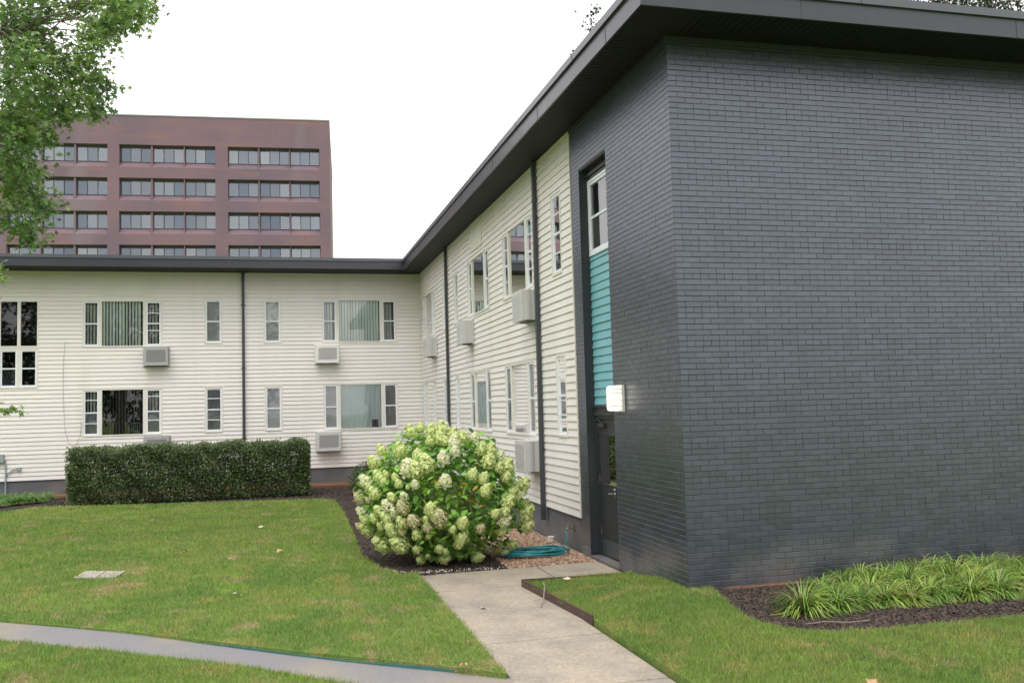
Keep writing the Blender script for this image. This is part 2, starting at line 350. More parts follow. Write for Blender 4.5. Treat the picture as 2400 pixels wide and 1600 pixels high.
lawn_front = [(-16, 6.3)] + PATH_DN[::-1] + [(-2.76, -3.3), (-2.76, -12), (-16, -12)]
lawn_r = [(-1.575, 1.68), (-.02, 1.78), (-.02, .02), (.30, .02), (.05, -.9), (-.08, -1.6), (.05, -2.1), (.4, -2.3), (1.3, -2.38), (2.5, -2.42), (12, -2.6), (12, -12), (WX1 + .02, -12), (WX1 + .02, -.6)]
LAWNS = [(lawn_l, 'lawn'), (lawn_front, 'lawn'), (lawn_r, 'lawn')]
for p, n in LAWNS: poly_sheet(n, p, M['lawn'], 0, thick=.26)
poly_sheet('mulch_bed', BED_L + [(-1.43, 3.0), (-1.43, 6.5), (-.03, 7.2), (-.03, D - .03), (-16, D - .03)], M['soil'], -.035, thick=.2)
poly_sheet('reddish_mulch_strip', [(-11.2, 18.9), (-11.2, D - .04), (-2.1, D - .04), (-2.1, 18.7), (-6, 18.9)], M['redm'], .03, thick=.1)
poly_sheet('bark_bed', [(-1.42, 3.01), (-.04, 3.07), (-.04, 7.15), (-1.42, 6.45)], M['nug'], -.03, thick=.2)
poly_sheet('mulch_bed', [(.31, -.03), (.06, -.9), (-.07, -1.6), (.06, -2.09), (.41, -2.29), (1.3, -2.37), (2.5, -2.41), (12, -2.59), (12, -.03)], M['soil'], -.02, thick=.2)
poly_sheet('reddish_mulch_strip', [(.42, -.012), (.5, -.07), (1.3, -.10), (3, -.10), (3, -.012)], M['redm'], -.005, thick=.1)
# walk slabs (joints are real gaps)
def slab(x0, y0, x1, y1, z=WALK, j=.012):
    mb = MB(); mb.box((x0 + j, y0 + j, z - .12), (x1 - j, y1 - j, z)); o = mb.build('walk', M['conc'])
    bv = o.modifiers.new('b', 'BEVEL'); bv.width = .008; bv.segments = 2; o['kind'] = 'structure'
w = MB(); w.box((WX0, -12, WALK - .13), (WX1 + .0, 3.0, WALK - .04)); w.box((WX1, 1.72, WALK - .13), (-.02, 3.0, WALK - .0405)); w.build('walk_base', M['soil'])['kind'] = 'structure'
for y0, y1 in ((-12, -10.1), (-10.1, -7.9), (-7.9, -5.4), (-5.4, -2.62), (-2.62, -1.0), (-1.0, 1.74)): slab(WX0, y0, WX1, y1)
slab(WX0, 1.74, -1.0, 3.02); slab(-1.0, 1.74, -.02, 3.08)
poly_sheet('asphalt_path', PATH_UP + [(-2.735, -3.2)] + PATH_DN[1:], M['asph'], lambda x, y: -.15 - .035 * 0 + .03 * min(1, max(0, (-4 - x) / 3)), thick=.12)
# edgings
def strip(name, pts, h0, h1, t, m, label, cat):
    mb = MB()
    for (a, b) in zip(pts[:-1], pts[1:]):
        d = Vector((b[0] - a[0], b[1] - a[1], 0)).normalized(); n = Vector((-d.y, d.x, 0)) * t
        za0, za1, zb0, zb1 = h0(*a), h1(*a), h0(*b), h1(*b)
        mb.hexa([(a[0], a[1], za0), (b[0], b[1], zb0), (b[0] + n.x, b[1] + n.y, zb0), (a[0] + n.x, a[1] + n.y, za0),
                 (a[0], a[1], za1), (b[0], b[1], zb1), (b[0] + n.x, b[1] + n.y, zb1), (a[0] + n.x, a[1] + n.y, za1)])
    o = mb.build(name, m); return tag(o, label, cat)
strip('lawn_edging', [(-.30, 1.66), (-1.595, 1.66), (WX1 + .004, -.62)], lambda x, y: -.25, lambda x, y: -.055 - .02 * (x > -1) - .0 * y, .018, M['edge'], 'rusty brown steel edging bent along the right side of the concrete walk', 'edging')
strip('lawn_edging', [(WX0 - .025, -2.1), (WX0 - .025, 2.9)], lambda x, y: -.25, lambda x, y: -.11, .016, M['edge'], 'low brown edging strip along the left side of the concrete walk', 'edging')
strip('lawn_edging', [(x, y - .02) for x, y in [(-5.6, .17), (-5.1, -.27), (-4.483, -.802), (-3.9, -1.27), (-3.377, -1.67), (-2.9, -2.04)]], lambda x, y: -.25, lambda x, y: -.128 + .01 * math.sin(x * 7), .012, M['tealedge'], 'faded teal edging between the lawn and the asphalt path', 'edging')

# ------------------------------------------------------------------ grass blades
def inside(poly, X, Y):
    r = np.zeros(len(X), bool); n = len(poly)
    for i in range(n):
        x0, y0 = poly[i]; x1, y1 = poly[(i + 1) % n]
        c = ((y0 > Y) != (y1 > Y)); t = np.where(c, (x1 - x0) * (Y - y0) / ((y1 - y0) + 1e-12) + x0, 0)
        r ^= c & (X < t)
    return r
CAM = (-4.674, -10.058, 2.202)
hzv = np.vectorize(hz)
def grass(poly, N, bounds, name='grass'):
    x0, x1, y0, y1 = bounds
    X = rng.uniform(x0, x1, N * 3); Y = rng.uniform(y0, y1, N * 3)
    k = inside(poly, X, Y); X, Y = X[k], Y[k]
    d = np.hypot(X - CAM[0], Y - CAM[1]); keep = rng.uniform(size=len(X)) < np.minimum(1, (9.5 / d) ** 1.5)
    # only where the photograph can look, with a margin
    ang = np.arctan2(X - CAM[0], Y - CAM[1]); keep &= (ang > -.42) & (ang < .92)
    X, Y, d = X[keep], Y[keep], d[keep]; n = len(X); X = X + rng.normal(size=n) * .018; Y = Y + rng.normal(size=n) * .018
    Z = hzv(X, Y) - .004
    tuft = np.sin(X * 9.1 + 2 * np.sin(Y * 5.3)) * np.sin(Y * 8.3 + 1.7 * np.sin(X * 6.1))
    h = rng.uniform(.022, .055, n) * (1 + .22 * tuft); wd = rng.uniform(.0022, .0042, n) * np.maximum(1, d / 9.5)
    a = rng.uniform(0, 2 * np.pi, n); lean = rng.uniform(.1, 1.0, n) * h; la = rng.uniform(0, 2 * np.pi, n)
    base = np.stack([X, Y, Z], 1); h = h * np.where(rng.uniform(size=n) < .04, 1.6, 1); dx = np.stack([np.cos(a) * wd, np.sin(a) * wd, 0 * a], 1)
    tip = base + np.stack([np.cos(la) * lean, np.sin(la) * lean, h], 1)
    V = np.stack([base - dx, base + dx, tip], 1).reshape(-1, 3)
    F = np.arange(n * 3).reshape(-1, 3)
    o = npmesh(name, V, F, M['blade']); return tag(o, None, None, kind='stuff')
tag(grass(lawn_l, 330000, (-12.5, -2.7, -2.3, 17)), 'short mown grass with brown patches left of the walk', 'grass')
tag(grass(lawn_front, 130000, (-8.5, -2.7, -5.5, 3)), 'short grass strip in front of the asphalt path', 'grass')
tag(grass(lawn_r, 240000, (-1.6, 6.5, -5.5, 1.8)), 'patchy lawn right of the walk in front of the dark brick wall', 'grass')

def chips(poly, N, bounds, zoff, size, m, label, name, dzf=hz, flat=.35):
    x0, x1, y0, y1 = bounds; X = rng.uniform(x0, x1, N); Y = rng.uniform(y0, y1, N); k = inside(poly, X, Y); X, Y = X[k], Y[k]; n = len(X)
    Z = np.vectorize(dzf)(X, Y) + zoff
    a, b, c = frames(n, 1.2)
    s1 = size * rng.uniform(.5, 1.6, n); s2 = size * rng.uniform(.3, .8, n); s3 = size * flat * rng.uniform(.5, 1.2, n)
    P = np.stack([X, Y, Z], 1)
    cor = [(-1, -1, -1), (1, -1, -1), (1, 1, -1), (-1, 1, -1), (-.7, -.6, 1), (.7, -.7, 1), (.6, .7, 1), (-.8, .6, 1)]
    V = np.stack([P + a * (q[0] * s1 / 2)[:, None] + b * (q[1] * s2 / 2)[:, None] + c * (q[2] * s3 / 2)[:, None] for q in np.array([[np.full(n, v) for v in q] for q in cor])], 1).reshape(-1, 3)
    F0 = np.array([(4, 5, 6, 7), (0, 1, 5, 4), (1, 2, 6, 5), (2, 3, 7, 6), (3, 0, 4, 7)])
    F = (F0[None] + (np.arange(n) * 8)[:, None, None]).reshape(-1, 4)
    return tag(npmesh(name, V, F, m), label, name.replace('_', ' '), kind='stuff')
bedr = [(.31, -.03), (.06, -.9), (-.07, -1.6), (.06, -2.09), (.41, -2.29), (1.3, -2.37), (2.5, -2.41), (8, -2.59), (8, -.03)]
chips(bedr, 14000, (-.1, 6, -2.6, 0), -.015, .035, M['chips'], 'dark mulch chips of the bed beside the dark brick wall', 'mulch_chips')
hbed = [(-3.2, 11.5), (-3.29, 7.3), (-3.376, 4.9), (-3.215, 3.5), (-2.95, 2.9), (-1.43, 3.05), (-1.43, 7), (-1.6, 12)]
chips(hbed, 16000, (-3.4, -1.4, 2.9, 12), -.030, .035, M['chips'], 'dark mulch chips of the bed around the hydrangea', 'mulch_chips')
chips([(-11.2, 15.3), (-3.3, 14.8), (-3.2, 11), (-.1, 11), (-.1, D), (-11.2, D)], 9000, (-11.2, -.1, 11, 18.8), -.028, .05, M['chips'], 'dark mulch chips of the bed along the hedge', 'mulch_chips')
gr = [(-1.40, 3.03), (-.05, 3.08), (-.05, 7.1), (-1.40, 6.4)]
chips(gr, 9000, (-1.4, 0, 3.0, 7.2), -.018, .052, M['nug'], 'brown bark nuggets around the coiled hose', 'bark_nuggets', flat=.6)
chips([(-3.3, 3.3), (-3.0, 3.0), (-1.45, 3.05), (-1.45, 3.22), (-2.95, 3.25), (-3.2, 3.7)], 420, (-3.4, -1.4, 3, 3.7), -.022, .018, M['pebble'], 'small white pebbles along the edge of the mulch by the walk', 'white_pebbles', flat=.8)

# ------------------------------------------------------------------ the apartment building
BLD = empty('apartment_building', (0, D, 0), 'two storey L-shaped building in cream siding with a dark grey brick end', 'building')
class Frame:
    """u along the wall, w outwards, v up"""
    def __init__(s, which): s.k = which
    def p(s, u, w, v): return (u, D - w, v) if s.k == 'L' else ((-w, u, v) if s.k == 'S' else (u, -w, v))
    def box(s, mb, u0, u1, w0, w1, v0, v1, mi=0): mb.box(s.p(u0, w0, v0), s.p(u1, w1, v1), mi)
FL, FS, FG = Frame('L'), Frame('S'), Frame('G')
UZ0, UZ1, LZ0, LZ1 = 4.41, 5.785, 1.64, 3.03
# openings: (kind, u0, u1, z0, z1, style)
WL = [('triple', -3.21, -.81, UZ0, UZ1, 'A'), ('narrow', -5.025, -4.49, UZ0, UZ1, 'n1'), ('narrow', -6.81, -6.29, UZ0, UZ1, 'n2'), ('triple', -10.33, -8.07, 4.34, UZ1 - .04, 'B'),
      ('triple', -3.19, -.80, 1.60, 3.05, 'C'), ('narrow', -5.005, -4.48, LZ0, 3.02, 'n3'), ('narrow', -6.81, -6.28, LZ0 + .01, LZ1, 'n4'), ('triple', -10.32, -8.07, 1.64, LZ1 + .01, 'D'),
      ('stairtop', -12.60, -11.555, 4.36, 5.735, 's'), ('stairlow', -12.60, -11.555, 3.14, 4.285, 's')]
WS = [('triple', 6.19, 8.48, UZ0, UZ1, 'E'), ('triple', 9.81, 12.12, UZ0, UZ1, 'F'), ('triple', 17.03, 19.35, UZ0, UZ1, 'G'), ('narrow', 4.41, 4.955, UZ0, 5.81, 'm4'),
      ('narrow', 13.42, 13.93, UZ0, UZ1, 'm2'), ('narrow', 15.13, 15.68, UZ0, UZ1, 'm4'),
      ('triple', 6.27, 8.50, LZ0, LZ1, 'H'), ('triple', 9.83, 12.04, LZ0, LZ1 + .005, 'I'), ('triple', 17.05, 19.38, LZ0, LZ1, 'J'), ('narrow', 4.38, 4.90, 1.67, LZ1, 'm4'),
      ('narrow', 13.40, 13.92, LZ0, LZ1, 'm2'), ('narrow', 15.15, 15.73, LZ0, LZ1, 'm4')]
PANL = (-9.81, -8.61, 5.93, TOP); PANS = (10.42, 11.66, 5.965, TOP)
def siding(fr, u0, u1, z0, z1, holes, mb, expo=EXPO, wbot=.020, wtop=.003):
    n = int(math.ceil((z1 - z0) / expo - 1e-6))
    for k in range(n):
        a, b = z0 + k * expo, min(z1, z0 + (k + 1) * expo)
        cuts = sorted(set([u0, u1] + [c for h in holes for c in h[:2] if u0 < c < u1]))
        segs = []
        for c0, c1 in zip(cuts[:-1], cuts[1:]):
            zz = [(a, b)]
            for h in holes:
                if h[0] <= c0 + 1e-6 and h[1] >= c1 - 1e-6:
                    nz = []
                    for s, e in zz:
                        if h[3] <= s or h[2] >= e: nz.append((s, e))
                        else:
                            if s < h[2]: nz.append((s, h[2]))
                            if h[3] < e: nz.append((h[3], e))
                    zz = nz
            zz = tuple(zz)
            if segs and segs[-1][2] == zz and abs(segs[-1][1] - c0) < 1e-6: segs[-1][1] = c1
            else: segs.append([c0, c1, zz])
        seam = u0 + random.uniform(.3, 3.6); cut2 = []
        for c0, c1, zz in segs:
            q = seam
            while q < c1 - .05:
                if q > c0 + .05: cut2.append([c0, q, zz]); c0 = q
                q += 3.66
            cut2.append([c0, c1, zz])
        segs = cut2
        for ii, (c0, c1, zz) in enumerate(segs):
            wo = .0028 * (ii % 2) + random.uniform(0, .0012)
            for s, e in zz:
                ws = wo + wbot + (wtop - wbot) * (s - a) / expo; we = wbot + (wtop - wbot) * (e - a) / expo
                p = fr.p
                # front face with a small butt lip, bottom and ends
                lip = min(.012, (e - s) * .5) if s == a else 0
                wl = ws
                prof = [(ws, s), (wl, s + lip)] if lip else [(ws, s)]
                prof += [(wtop + .002, e - .012), (-.006, e - .007), (-.006, e)] if (e == b and e - s > .05) else [(we, e)]
                vs = []
                for (w_, z_) in prof: vs += [p(c0, w_, z_), p(c1, w_, z_)]
                vs += [p(c0, -.03, e), p(c1, -.03, e), p(c0, -.03, s), p(c1, -.03, s)]
                m_ = len(prof) + 2; fs = [(2 * i, 2 * i + 1, 2 * i + 3, 2 * i + 2) for i in range(m_ - 1)] + [(2 * m_ - 2, 2 * m_ - 1, 1, 0)]
                fs += [tuple(2 * i for i in range(m_)), tuple(2 * i + 1 for i in range(m_))][:2]
                mb.add(vs, fs)
                lapx = c0 + 1.2
mb = MB(); siding(FL, -24, -.0, SB, TOP, [w[1:5] for w in WL] + [PANL], mb); mb.build('siding', M['siding'], BLD)
mb = MB(); siding(FS, 3.87, D - .018, SB, TOP, [w[1:5] for w in WS] + [PANS], mb); mb.build('siding', M['siding'], BLD)
# corner post inside the L, end trim against the brick
mb = MB(); mb.box((-.045, D - .045, SB), (-.0, D - .0, TOP)); mb.build('corner_trim', M['cream'], BLD)
mb = MB(); FS.box(mb, 3.845, 3.87, -.03, .022, SB, TOP); mb.build('corner_trim', M['cream'], BLD)
# plain soffit-height panels
for fr, P_ in ((FL, PANL), (FS, PANS)):
    mb = MB(); fr.box(mb, P_[0], P_[1], -.03, .03, P_[2], P_[3] - .002)
    k = P_[0] + .1
    while k < P_[1] - .03: fr.box(mb, k, k + .008, .03, .034, P_[2] + .01, P_[3] - .01); k += .125
    fr.box(mb, P_[0] - .02, P_[1] + .02, .03, .038, P_[2] - .015, P_[2] + .008)
    mb.build('blanking_panel', M['cream'], BLD)
# foundations
mb = MB(); mb.box((-24, D + .02, -.4), (0.2, D + .3, SB)); mb.box((.02, 3.90, -.4), (.3, D + .02, SB - .002)); mb.build('foundation', M['found'], BLD)

def blinds(fr, mb, u0, u1, z0, z1, w, pitch=.092, width=.085, ang=50, jitter=6):
    u = u0 + pitch * .5
    while u < u1 - pitch * .3:
        a = math.radians(ang + random.uniform(-jitter, jitter)); du = math.cos(a) * width / 2; dw = math.sin(a) * width / 2
        p = fr.p; t = .001
        vs = [p(u - du, w - dw, z0), p(u + du, w + dw, z0), p(u + du + t, w + dw - t, z0), p(u - du + t, w - dw - t, z0),
              p(u - du, w - dw, z1), p(u + du, w + dw, z1), p(u + du + t, w + dw - t, z1), p(u - du + t, w - dw - t, z1)]
        mb.hexa(vs); u += pitch
def sash(fr, root, u0, u1, z0, z1, bars, low_screen='screen', back='sheer', rail=True, glass='glass'):
    """a double-hung unit: frame, rail, glazing bars, pane, screen in the lower half, curtain behind"""
    t = .045; f = MB(); fr.box(f, u0, u0 + t, -.05, .009, z0, z1); fr.box(f, u1 - t, u1, -.05, .009, z0, z1)
    fr.box(f, u0 + t, u1 - t, -.05, .008, z0, z0 + .05); fr.box(f, u0 + t, u1 - t, -.05, .008, z1 - .045, z1)
    zm = (z0 + z1) / 2
    if rail: fr.box(f, u0 + t, u1 - t, -.045, .003, zm - .022, zm + .018)
    for b in bars:
        zb = z0 + b * (z1 - z0); fr.box(f, u0 + t, u1 - t, -.04, -.002, zb - .012, zb + .012)
    f.build('sash', M['vinyl'], root, off=(0, 0, 0))
    g = MB(); g.add([fr.p(u0 + t, -.010, z0 + .05), fr.p(u1 - t, -.010, z0 + .05), fr.p(u1 - t, -.010, z1 - .045), fr.p(u0 + t, -.010, z1 - .045)], [(0, 1, 2, 3)])
    g.build('pane', M[glass], root, off=(0, 0, 0))
    if low_screen:
        top = zm if low_screen != 'full' else z1 - .045
        g = MB(); fr.box(g, u0 + t, u1 - t, -.026, -.024, z0 + .05, top - .02); g.build('screen', M['screen' if low_screen != 'dark' else 'screend'], root, off=(0, 0, 0))
    if back:
        g = MB()
        if back in ('slat', 'slatd'): blinds(fr, g, u0 + t, u1 - t, z0 + .05, z1 - .03, -.13, ang=35 if back == 'slat' else 40)
        else:
            n = 14; A = []
            for i in range(n + 1):
                uu = u0 + t + (u1 - u0 - 2 * t) * i / n; ww = -.06 - .010 * math.sin(i * 2.1)
                A += [fr.p(uu, ww, z0 + .03), fr.p(uu, ww, z1 - .02)]
            g.add(A, [(2 * i, 2 * i + 2, 2 * i + 3, 2 * i + 1) for i in range(n)])
        g.build('curtain', M[back], root, off=(0, 0, 0))
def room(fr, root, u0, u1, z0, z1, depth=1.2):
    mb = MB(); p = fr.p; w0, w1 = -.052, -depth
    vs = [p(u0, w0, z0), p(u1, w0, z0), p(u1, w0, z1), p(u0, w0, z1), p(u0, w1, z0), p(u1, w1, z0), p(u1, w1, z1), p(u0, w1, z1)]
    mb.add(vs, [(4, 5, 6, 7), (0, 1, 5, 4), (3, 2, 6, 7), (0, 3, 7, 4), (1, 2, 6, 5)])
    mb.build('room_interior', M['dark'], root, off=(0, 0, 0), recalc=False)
def window(fr, kind, u0, u1, z0, z1, style):
    f = MB(); t = .03; po = .024
    fr.box(f, u0 - .012, u0 + t, -.05, po, z0 - .012, z1 + .012); fr.box(f, u1 - t, u1 + .012, -.05, po, z0 - .012, z1 + .012)
    fr.box(f, u0 + t, u1 - t, -.05, po - .002, z1 - .02, z1 + .012); fr.box(f, u0 + t, u1 - t, -.05, po + .012, z0 - .012, z0 + .028)
    a, b, c, d = u0 + t, u1 - t, z0 + .028, z1 - .02
    if kind == 'triple':
        sw = .42 if fr.k == 'L' else .40; mw = .095
        fr.box(f, a + sw, a + sw + mw, -.05, .016, c, d); fr.box(f, b - sw - mw, b - sw, -.05, .016, c, d)
    if kind.startswith('stair'):
        um = (u0 + u1) / 2; fr.box(f, um - .045, um + .045, -.05, .02, c, d)
    root = f.build('window', M['cream'], BLD)
    # children are placed in the building's own space
    loc = BLD.location
    kids = []
    before = set(bpy.data.objects)
    room(fr, root, u0 + .01, u1 - .01, z0 + .01, z1 - .01)
    P = dict(A=('glass',), )
    if kind == 'triple':
        L_, R_ = (a, a + sw), (b - sw, b); ca, cb = a + sw + mw, b - sw - mw
        st = dict(A=([.0], [], 'slat', 'slatd'), B=([], [.34, .74], 'slatd', 'slatd'), C=([], [], 'full', 'full'), D=([.26, .78], [.30, .84], 'slatd', 'slatd'),
                  E=([.25, .75], [.25, .75], 'sheer', 'sheer'), F=([], [], None, None), G=([.25, .75], [.25, .75], 'sheer', 'sheer'),
                  H=([], [], None, None), I=([], [], None, None), J=([], [], 'sheer', 'sheer'))[style]
        for (q0, q1), bars, bk in ((L_, st[0], st[2]), (R_, st[1], st[3])):
            bars = [x for x in bars if x]
            if bk == 'full': sash(fr, root, q0, q1, c, d, bars, 'full', 'sheer')
            elif bk is None: sash(fr, root, q0, q1, c, d, bars, 'screen', 'curtain' if style in 'F' else 'sheer')
            else: sash(fr, root, q0, q1, c, d, bars, 'screen' if style not in 'AB' else None, bk)
        g = MB(); g.add([fr.p(ca, -.01, c), fr.p(cb, -.01, c), fr.p(cb, -.01, d), fr.p(ca, -.01, d)], [(0, 1, 2, 3)]); g.build('pane', M['glass'], root, off=(0, 0, 0))
        g = MB()
        if style in 'AB':
            blinds(fr, g, ca, cb, c, d, -.075, ang=18 if style == 'A' else 32, jitter=8, width=.08); g.build('vertical_blind', M['slat'], root, off=(0, 0, 0))
        elif style == 'D':
            blinds(fr, g, ca, cb, c, d, -.09, ang=77, jitter=5, pitch=.085, width=.07); g.build('vertical_blind', M['slat'], root, off=(0, 0, 0))
            g = MB(); cx = cb - .26; y = -.35
            g.tube([fr.p(cx - .19, y, c + .02), fr.p(cx - .20, y, c + .26), fr.p(cx - .12, y, c + .33), fr.p(cx + .12, y, c + .33), fr.p(cx + .20, y, c + .26), fr.p(cx + .19, y, c + .02)], .011, 6)
            for q in range(-2, 3): g.tube([fr.p(cx + q * .06, y, c + .32), fr.p(cx + q * .06, y, c + .02)], .006, 5)
            g.build('chair_back', M['chairm'], root, off=(0, 0, 0))
        elif style == 'C':
            # curtain drawn across with one edge pulled aside, and a dark box on the sill
            n = 40; A = []
            for i in range(n + 1):
                s = i / n; ww = -.06 - .010 * math.sin(i * 1.3)
                ub = ca + (cb - ca) * s * .64; ut = ca + (cb - ca) * s * .86
                A += [fr.p(ub, ww, c), fr.p(ut, ww, d)]
            g.add(A, [(2 * i, 2 * i + 2, 2 * i + 3, 2 * i + 1) for i in range(n)])
            A = []
            for i in range(n + 1):
                s = i / n; A += [fr.p(ca + (cb - ca) * (.5 + .5 * s), -.11 - .01 * math.sin(i * 1.1), c), fr.p(ca + (cb - ca) * (.5 + .5 * s), -.11 - .01 * math.sin(i * 1.1), d)]
            g.add(A, [(2 * i, 2 * i + 2, 2 * i + 3, 2 * i + 1) for i in range(n)])
            g.build('curtain', M['curtain'], root, off=(0, 0, 0))
            g = MB(); fr.box(g, cb - .30, cb - .10, -.045, -.02, c + .01, c + .26); g.build('dark_box', M['slot'], root, off=(0, 0, 0))
        elif style in 'EGJ':
            blinds(fr, g, ca, cb, c, d, -.06, ang=20, jitter=4); g.build('vertical_blind', M['slat'], root, off=(0, 0, 0))
        else:
            A = []; n = 24
            for i in range(n + 1): A += [fr.p(ca + (cb - ca) * i / n, -.05 - .01 * math.sin(i * 1.7), c), fr.p(ca + (cb - ca) * i / n, -.05 - .01 * math.sin(i * 1.7), d - (.16 if style == 'F' else 0))]
            g.add(A, [(2 * i, 2 * i + 2, 2 * i + 3, 2 * i + 1) for i in range(n)]); g.build('curtain', M['curtain' if style in 'FI' else 'sheer'], root, off=(0, 0, 0))
    elif kind == 'narrow':
        st = dict(n1=([], 'screen', 'sheer'), n2=([], None, 'sheer'), n3=([], 'full', 'sheer'), n4=([.26, .76], 'full', 'sheer'), m4=([.25, .75], None, 'curtain'), m2=([], 'dark', 'curtain'))[style]
        sash(fr, root, a, b, c, d, st[0], st[1], st[2])
    elif kind == 'stairtop':
        for q0, q1 in ((a, um - .045), (um + .045, b)):
            g = MB(); g.add([fr.p(q0, -.02, c), fr.p(q1, -.02, c), fr.p(q1, -.02, d), fr.p(q0, -.02, d)], [(0, 1, 2, 3)]); g.build('pane', M['glassd'], root, off=(0, 0, 0))
    elif kind == 'stairlow':
        sash(fr, root, a, um - .045, c, d, [], 'dark', None, glass='glassd'); sash(fr, root, um + .045, b, c, d, [], None, None, glass='glassd')
    for o in set(bpy.data.objects) - before:
        o.data.transform(Matrix.Translation(-loc))
    return root
for w_ in WL: window(FL, *w_)
for w_ in WS: window(FS, *w_)
mb = MB(); FL.box(mb, -12.612, -11.543, -.05, .022, 4.297, 4.348); mb.build('window_band', M['cream'], BLD)

# ---- brick end: every brick is its own little block on a mortar backing
H = TOP; CO = .0678; BW = .2135; JT = .006
NICHE = (2.25, 3.45, -.15, 5.88)
def bricks(fr, u0, u1, z0, z1, hole, start, mb, proud=.0045):
    zi = int(round((z1 - z0) / CO))
    for k in range(zi):
        a = z0 + k * CO; b = a + CO - JT
        bw = BW / 2 if (zi - k) % 6 == 2 else BW
        u = u0 - (bw / 2 if (k % 2) else 0)
        while u < u1:
            s, e = max(u, u0), min(u + bw - (JT * .7 if random.random() < .6 else .0008), u1)
            if u + bw >= u1 - .03: e = u1
            if s <= u0 + 1e-6: s = u0
            for (s_, e_) in ([(s, e)] if not (hole and a < hole[3] and b > hole[2]) else [(s, min(e, hole[0])), (max(s, hole[1]), e)]):
                if e_ - s_ > .015:
                    w = proud + random.uniform(-.0015, .0015); z_ = random.uniform(-.0012, .0012)
                    p = fr.p; c_ = .0025
                    A = [p(s_, -.003, a + z_), p(e_, -.003, a + z_), p(e_, -.003, b + z_), p(s_, -.003, b + z_)]
                    B = [p(s_, w - c_, a + z_), p(e_, w - c_, a + z_), p(e_, w - c_, b + z_), p(s_, w - c_, b + z_)]
                    Cc = [p(s_ + c_, w, a + z_ + c_), p(e_ - c_, w, a + z_ + c_), p(e_ - c_, w, b + z_ - c_), p(s_ + c_, w, b + z_ - c_)]
                    mb.add(A + B + Cc, [(8, 9, 10, 11)] + [(i, (i + 1) % 4, 4 + (i + 1) % 4, 4 + i) for i in range(4)] + [(4 + i, 4 + (i + 1) % 4, 8 + (i + 1) % 4, 8 + i) for i in range(4)])
            u += bw
mb = MB(); Z0 = H - CO * 102
bricks(FG, 0, 12.0, Z0, H, None, 0, mb); bricks(FS, 0, 3.845, Z0, H, NICHE, 1, mb)
BR = mb.build('brick_wall', M['brick'], BLD)
mb = MB()   # mortar backing: gable block, side wall around the recess
mb.box((.0, .0, -.35), (12, .25, H)); mb.box((.0, .25, -.35), (.25, NICHE[0], H - .001)); mb.box((.0, NICHE[1], -.35), (.25, 3.845, H - .001)); mb.box((.0, NICHE[0], NICHE[3]), (.25, NICHE[1], H - .001))
mb.box((11.75, .25, -.35), (12, D + 8, H - .002))
mb.build('mortar', M['mortar'], BLD)
# recess: jambs of dark paint, head, back wall
mb = MB(); n0, n1 = NICHE[0], NICHE[1]
mb.box((.015, n0 + .0, WALK + .06), (.25, n0 + .012, NICHE[3])); mb.box((.008, n1 - .012, WALK + .06), (.25, n1, NICHE[3])); mb.box((.01, n0 + .012, NICHE[3] - .02), (.25, n1 - .012, NICHE[3]))
mb.build('recess_lining', M['dpaint'], BLD)
NX = .15
mb = MB(); siding(type('F', (), dict(k='S', p=staticmethod(lambda u, w, v: (NX - w, u, v))))(), n0 + .013, n1 - .013, 2.18, 4.50, [], mb, expo=.125, wbot=.018); mb.build('teal_siding', M['teal'], BLD)
# lintel over the door with a moulded edge
mb = MB(); mb.box((NX - .03, n0 + .013, 2.06), (NX + .08, n1 - .013, 2.18)); mb.box((NX - .06, n0 + .013, 2.145), (NX - .03, n1 - .013, 2.165)); mb.box((NX - .05, n0 + .013, 2.02), (NX - .03, n1 - .013, 2.06))
mb.build('lintel', M['dpaint'], BLD)
# upper window in the recess
f = MB(); wz0, wz1 = 4.52, 5.70; wf = NX - .01
mb2 = MB(); mb2.box((NX - .02, n0 + .013, 5.70), (NX + .05, n1 - .013, 5.86)); mb2.box((NX - .05, n0 + .013, 5.76), (NX - .02, n1 - .013, 5.785)); mb2.build('window_head', M['dpaint'], BLD)
fN = type('F', (), dict(k='S', p=staticmethod(lambda u, w, v: (NX - w, u, v)), box=lambda s, mb, u0, u1, w0, w1, v0, v1, mi=0: mb.box((NX - w0, u0, v0), (NX - w1, u1, v1), mi)))()
fN.box(f, n0 + .013, n0 + .06, -.05, .02, wz0 - .02, wz1); fN.box(f, n1 - .06, n1 - .013, -.05, .02, wz0 - .02, wz1)
fN.box(f, n0 + .06, n1 - .06, -.05, .02, wz1 - .04, wz1); fN.box(f, n0 + .06, n1 - .06, -.05, .035, wz0 - .02, wz0 + .03)
root = f.build('window', M['vinyl'], BLD); before = set(bpy.data.objects)
sash(fN, root, n0 + .06, n1 - .06, wz0 + .03, wz1 - .04, [], 'dark', None); room(fN, root, n0 + .02, n1 - .02, wz0, wz1)
for o in set(bpy.data.objects) - before: o.data.transform(Matrix.Translation(-BLD.location))
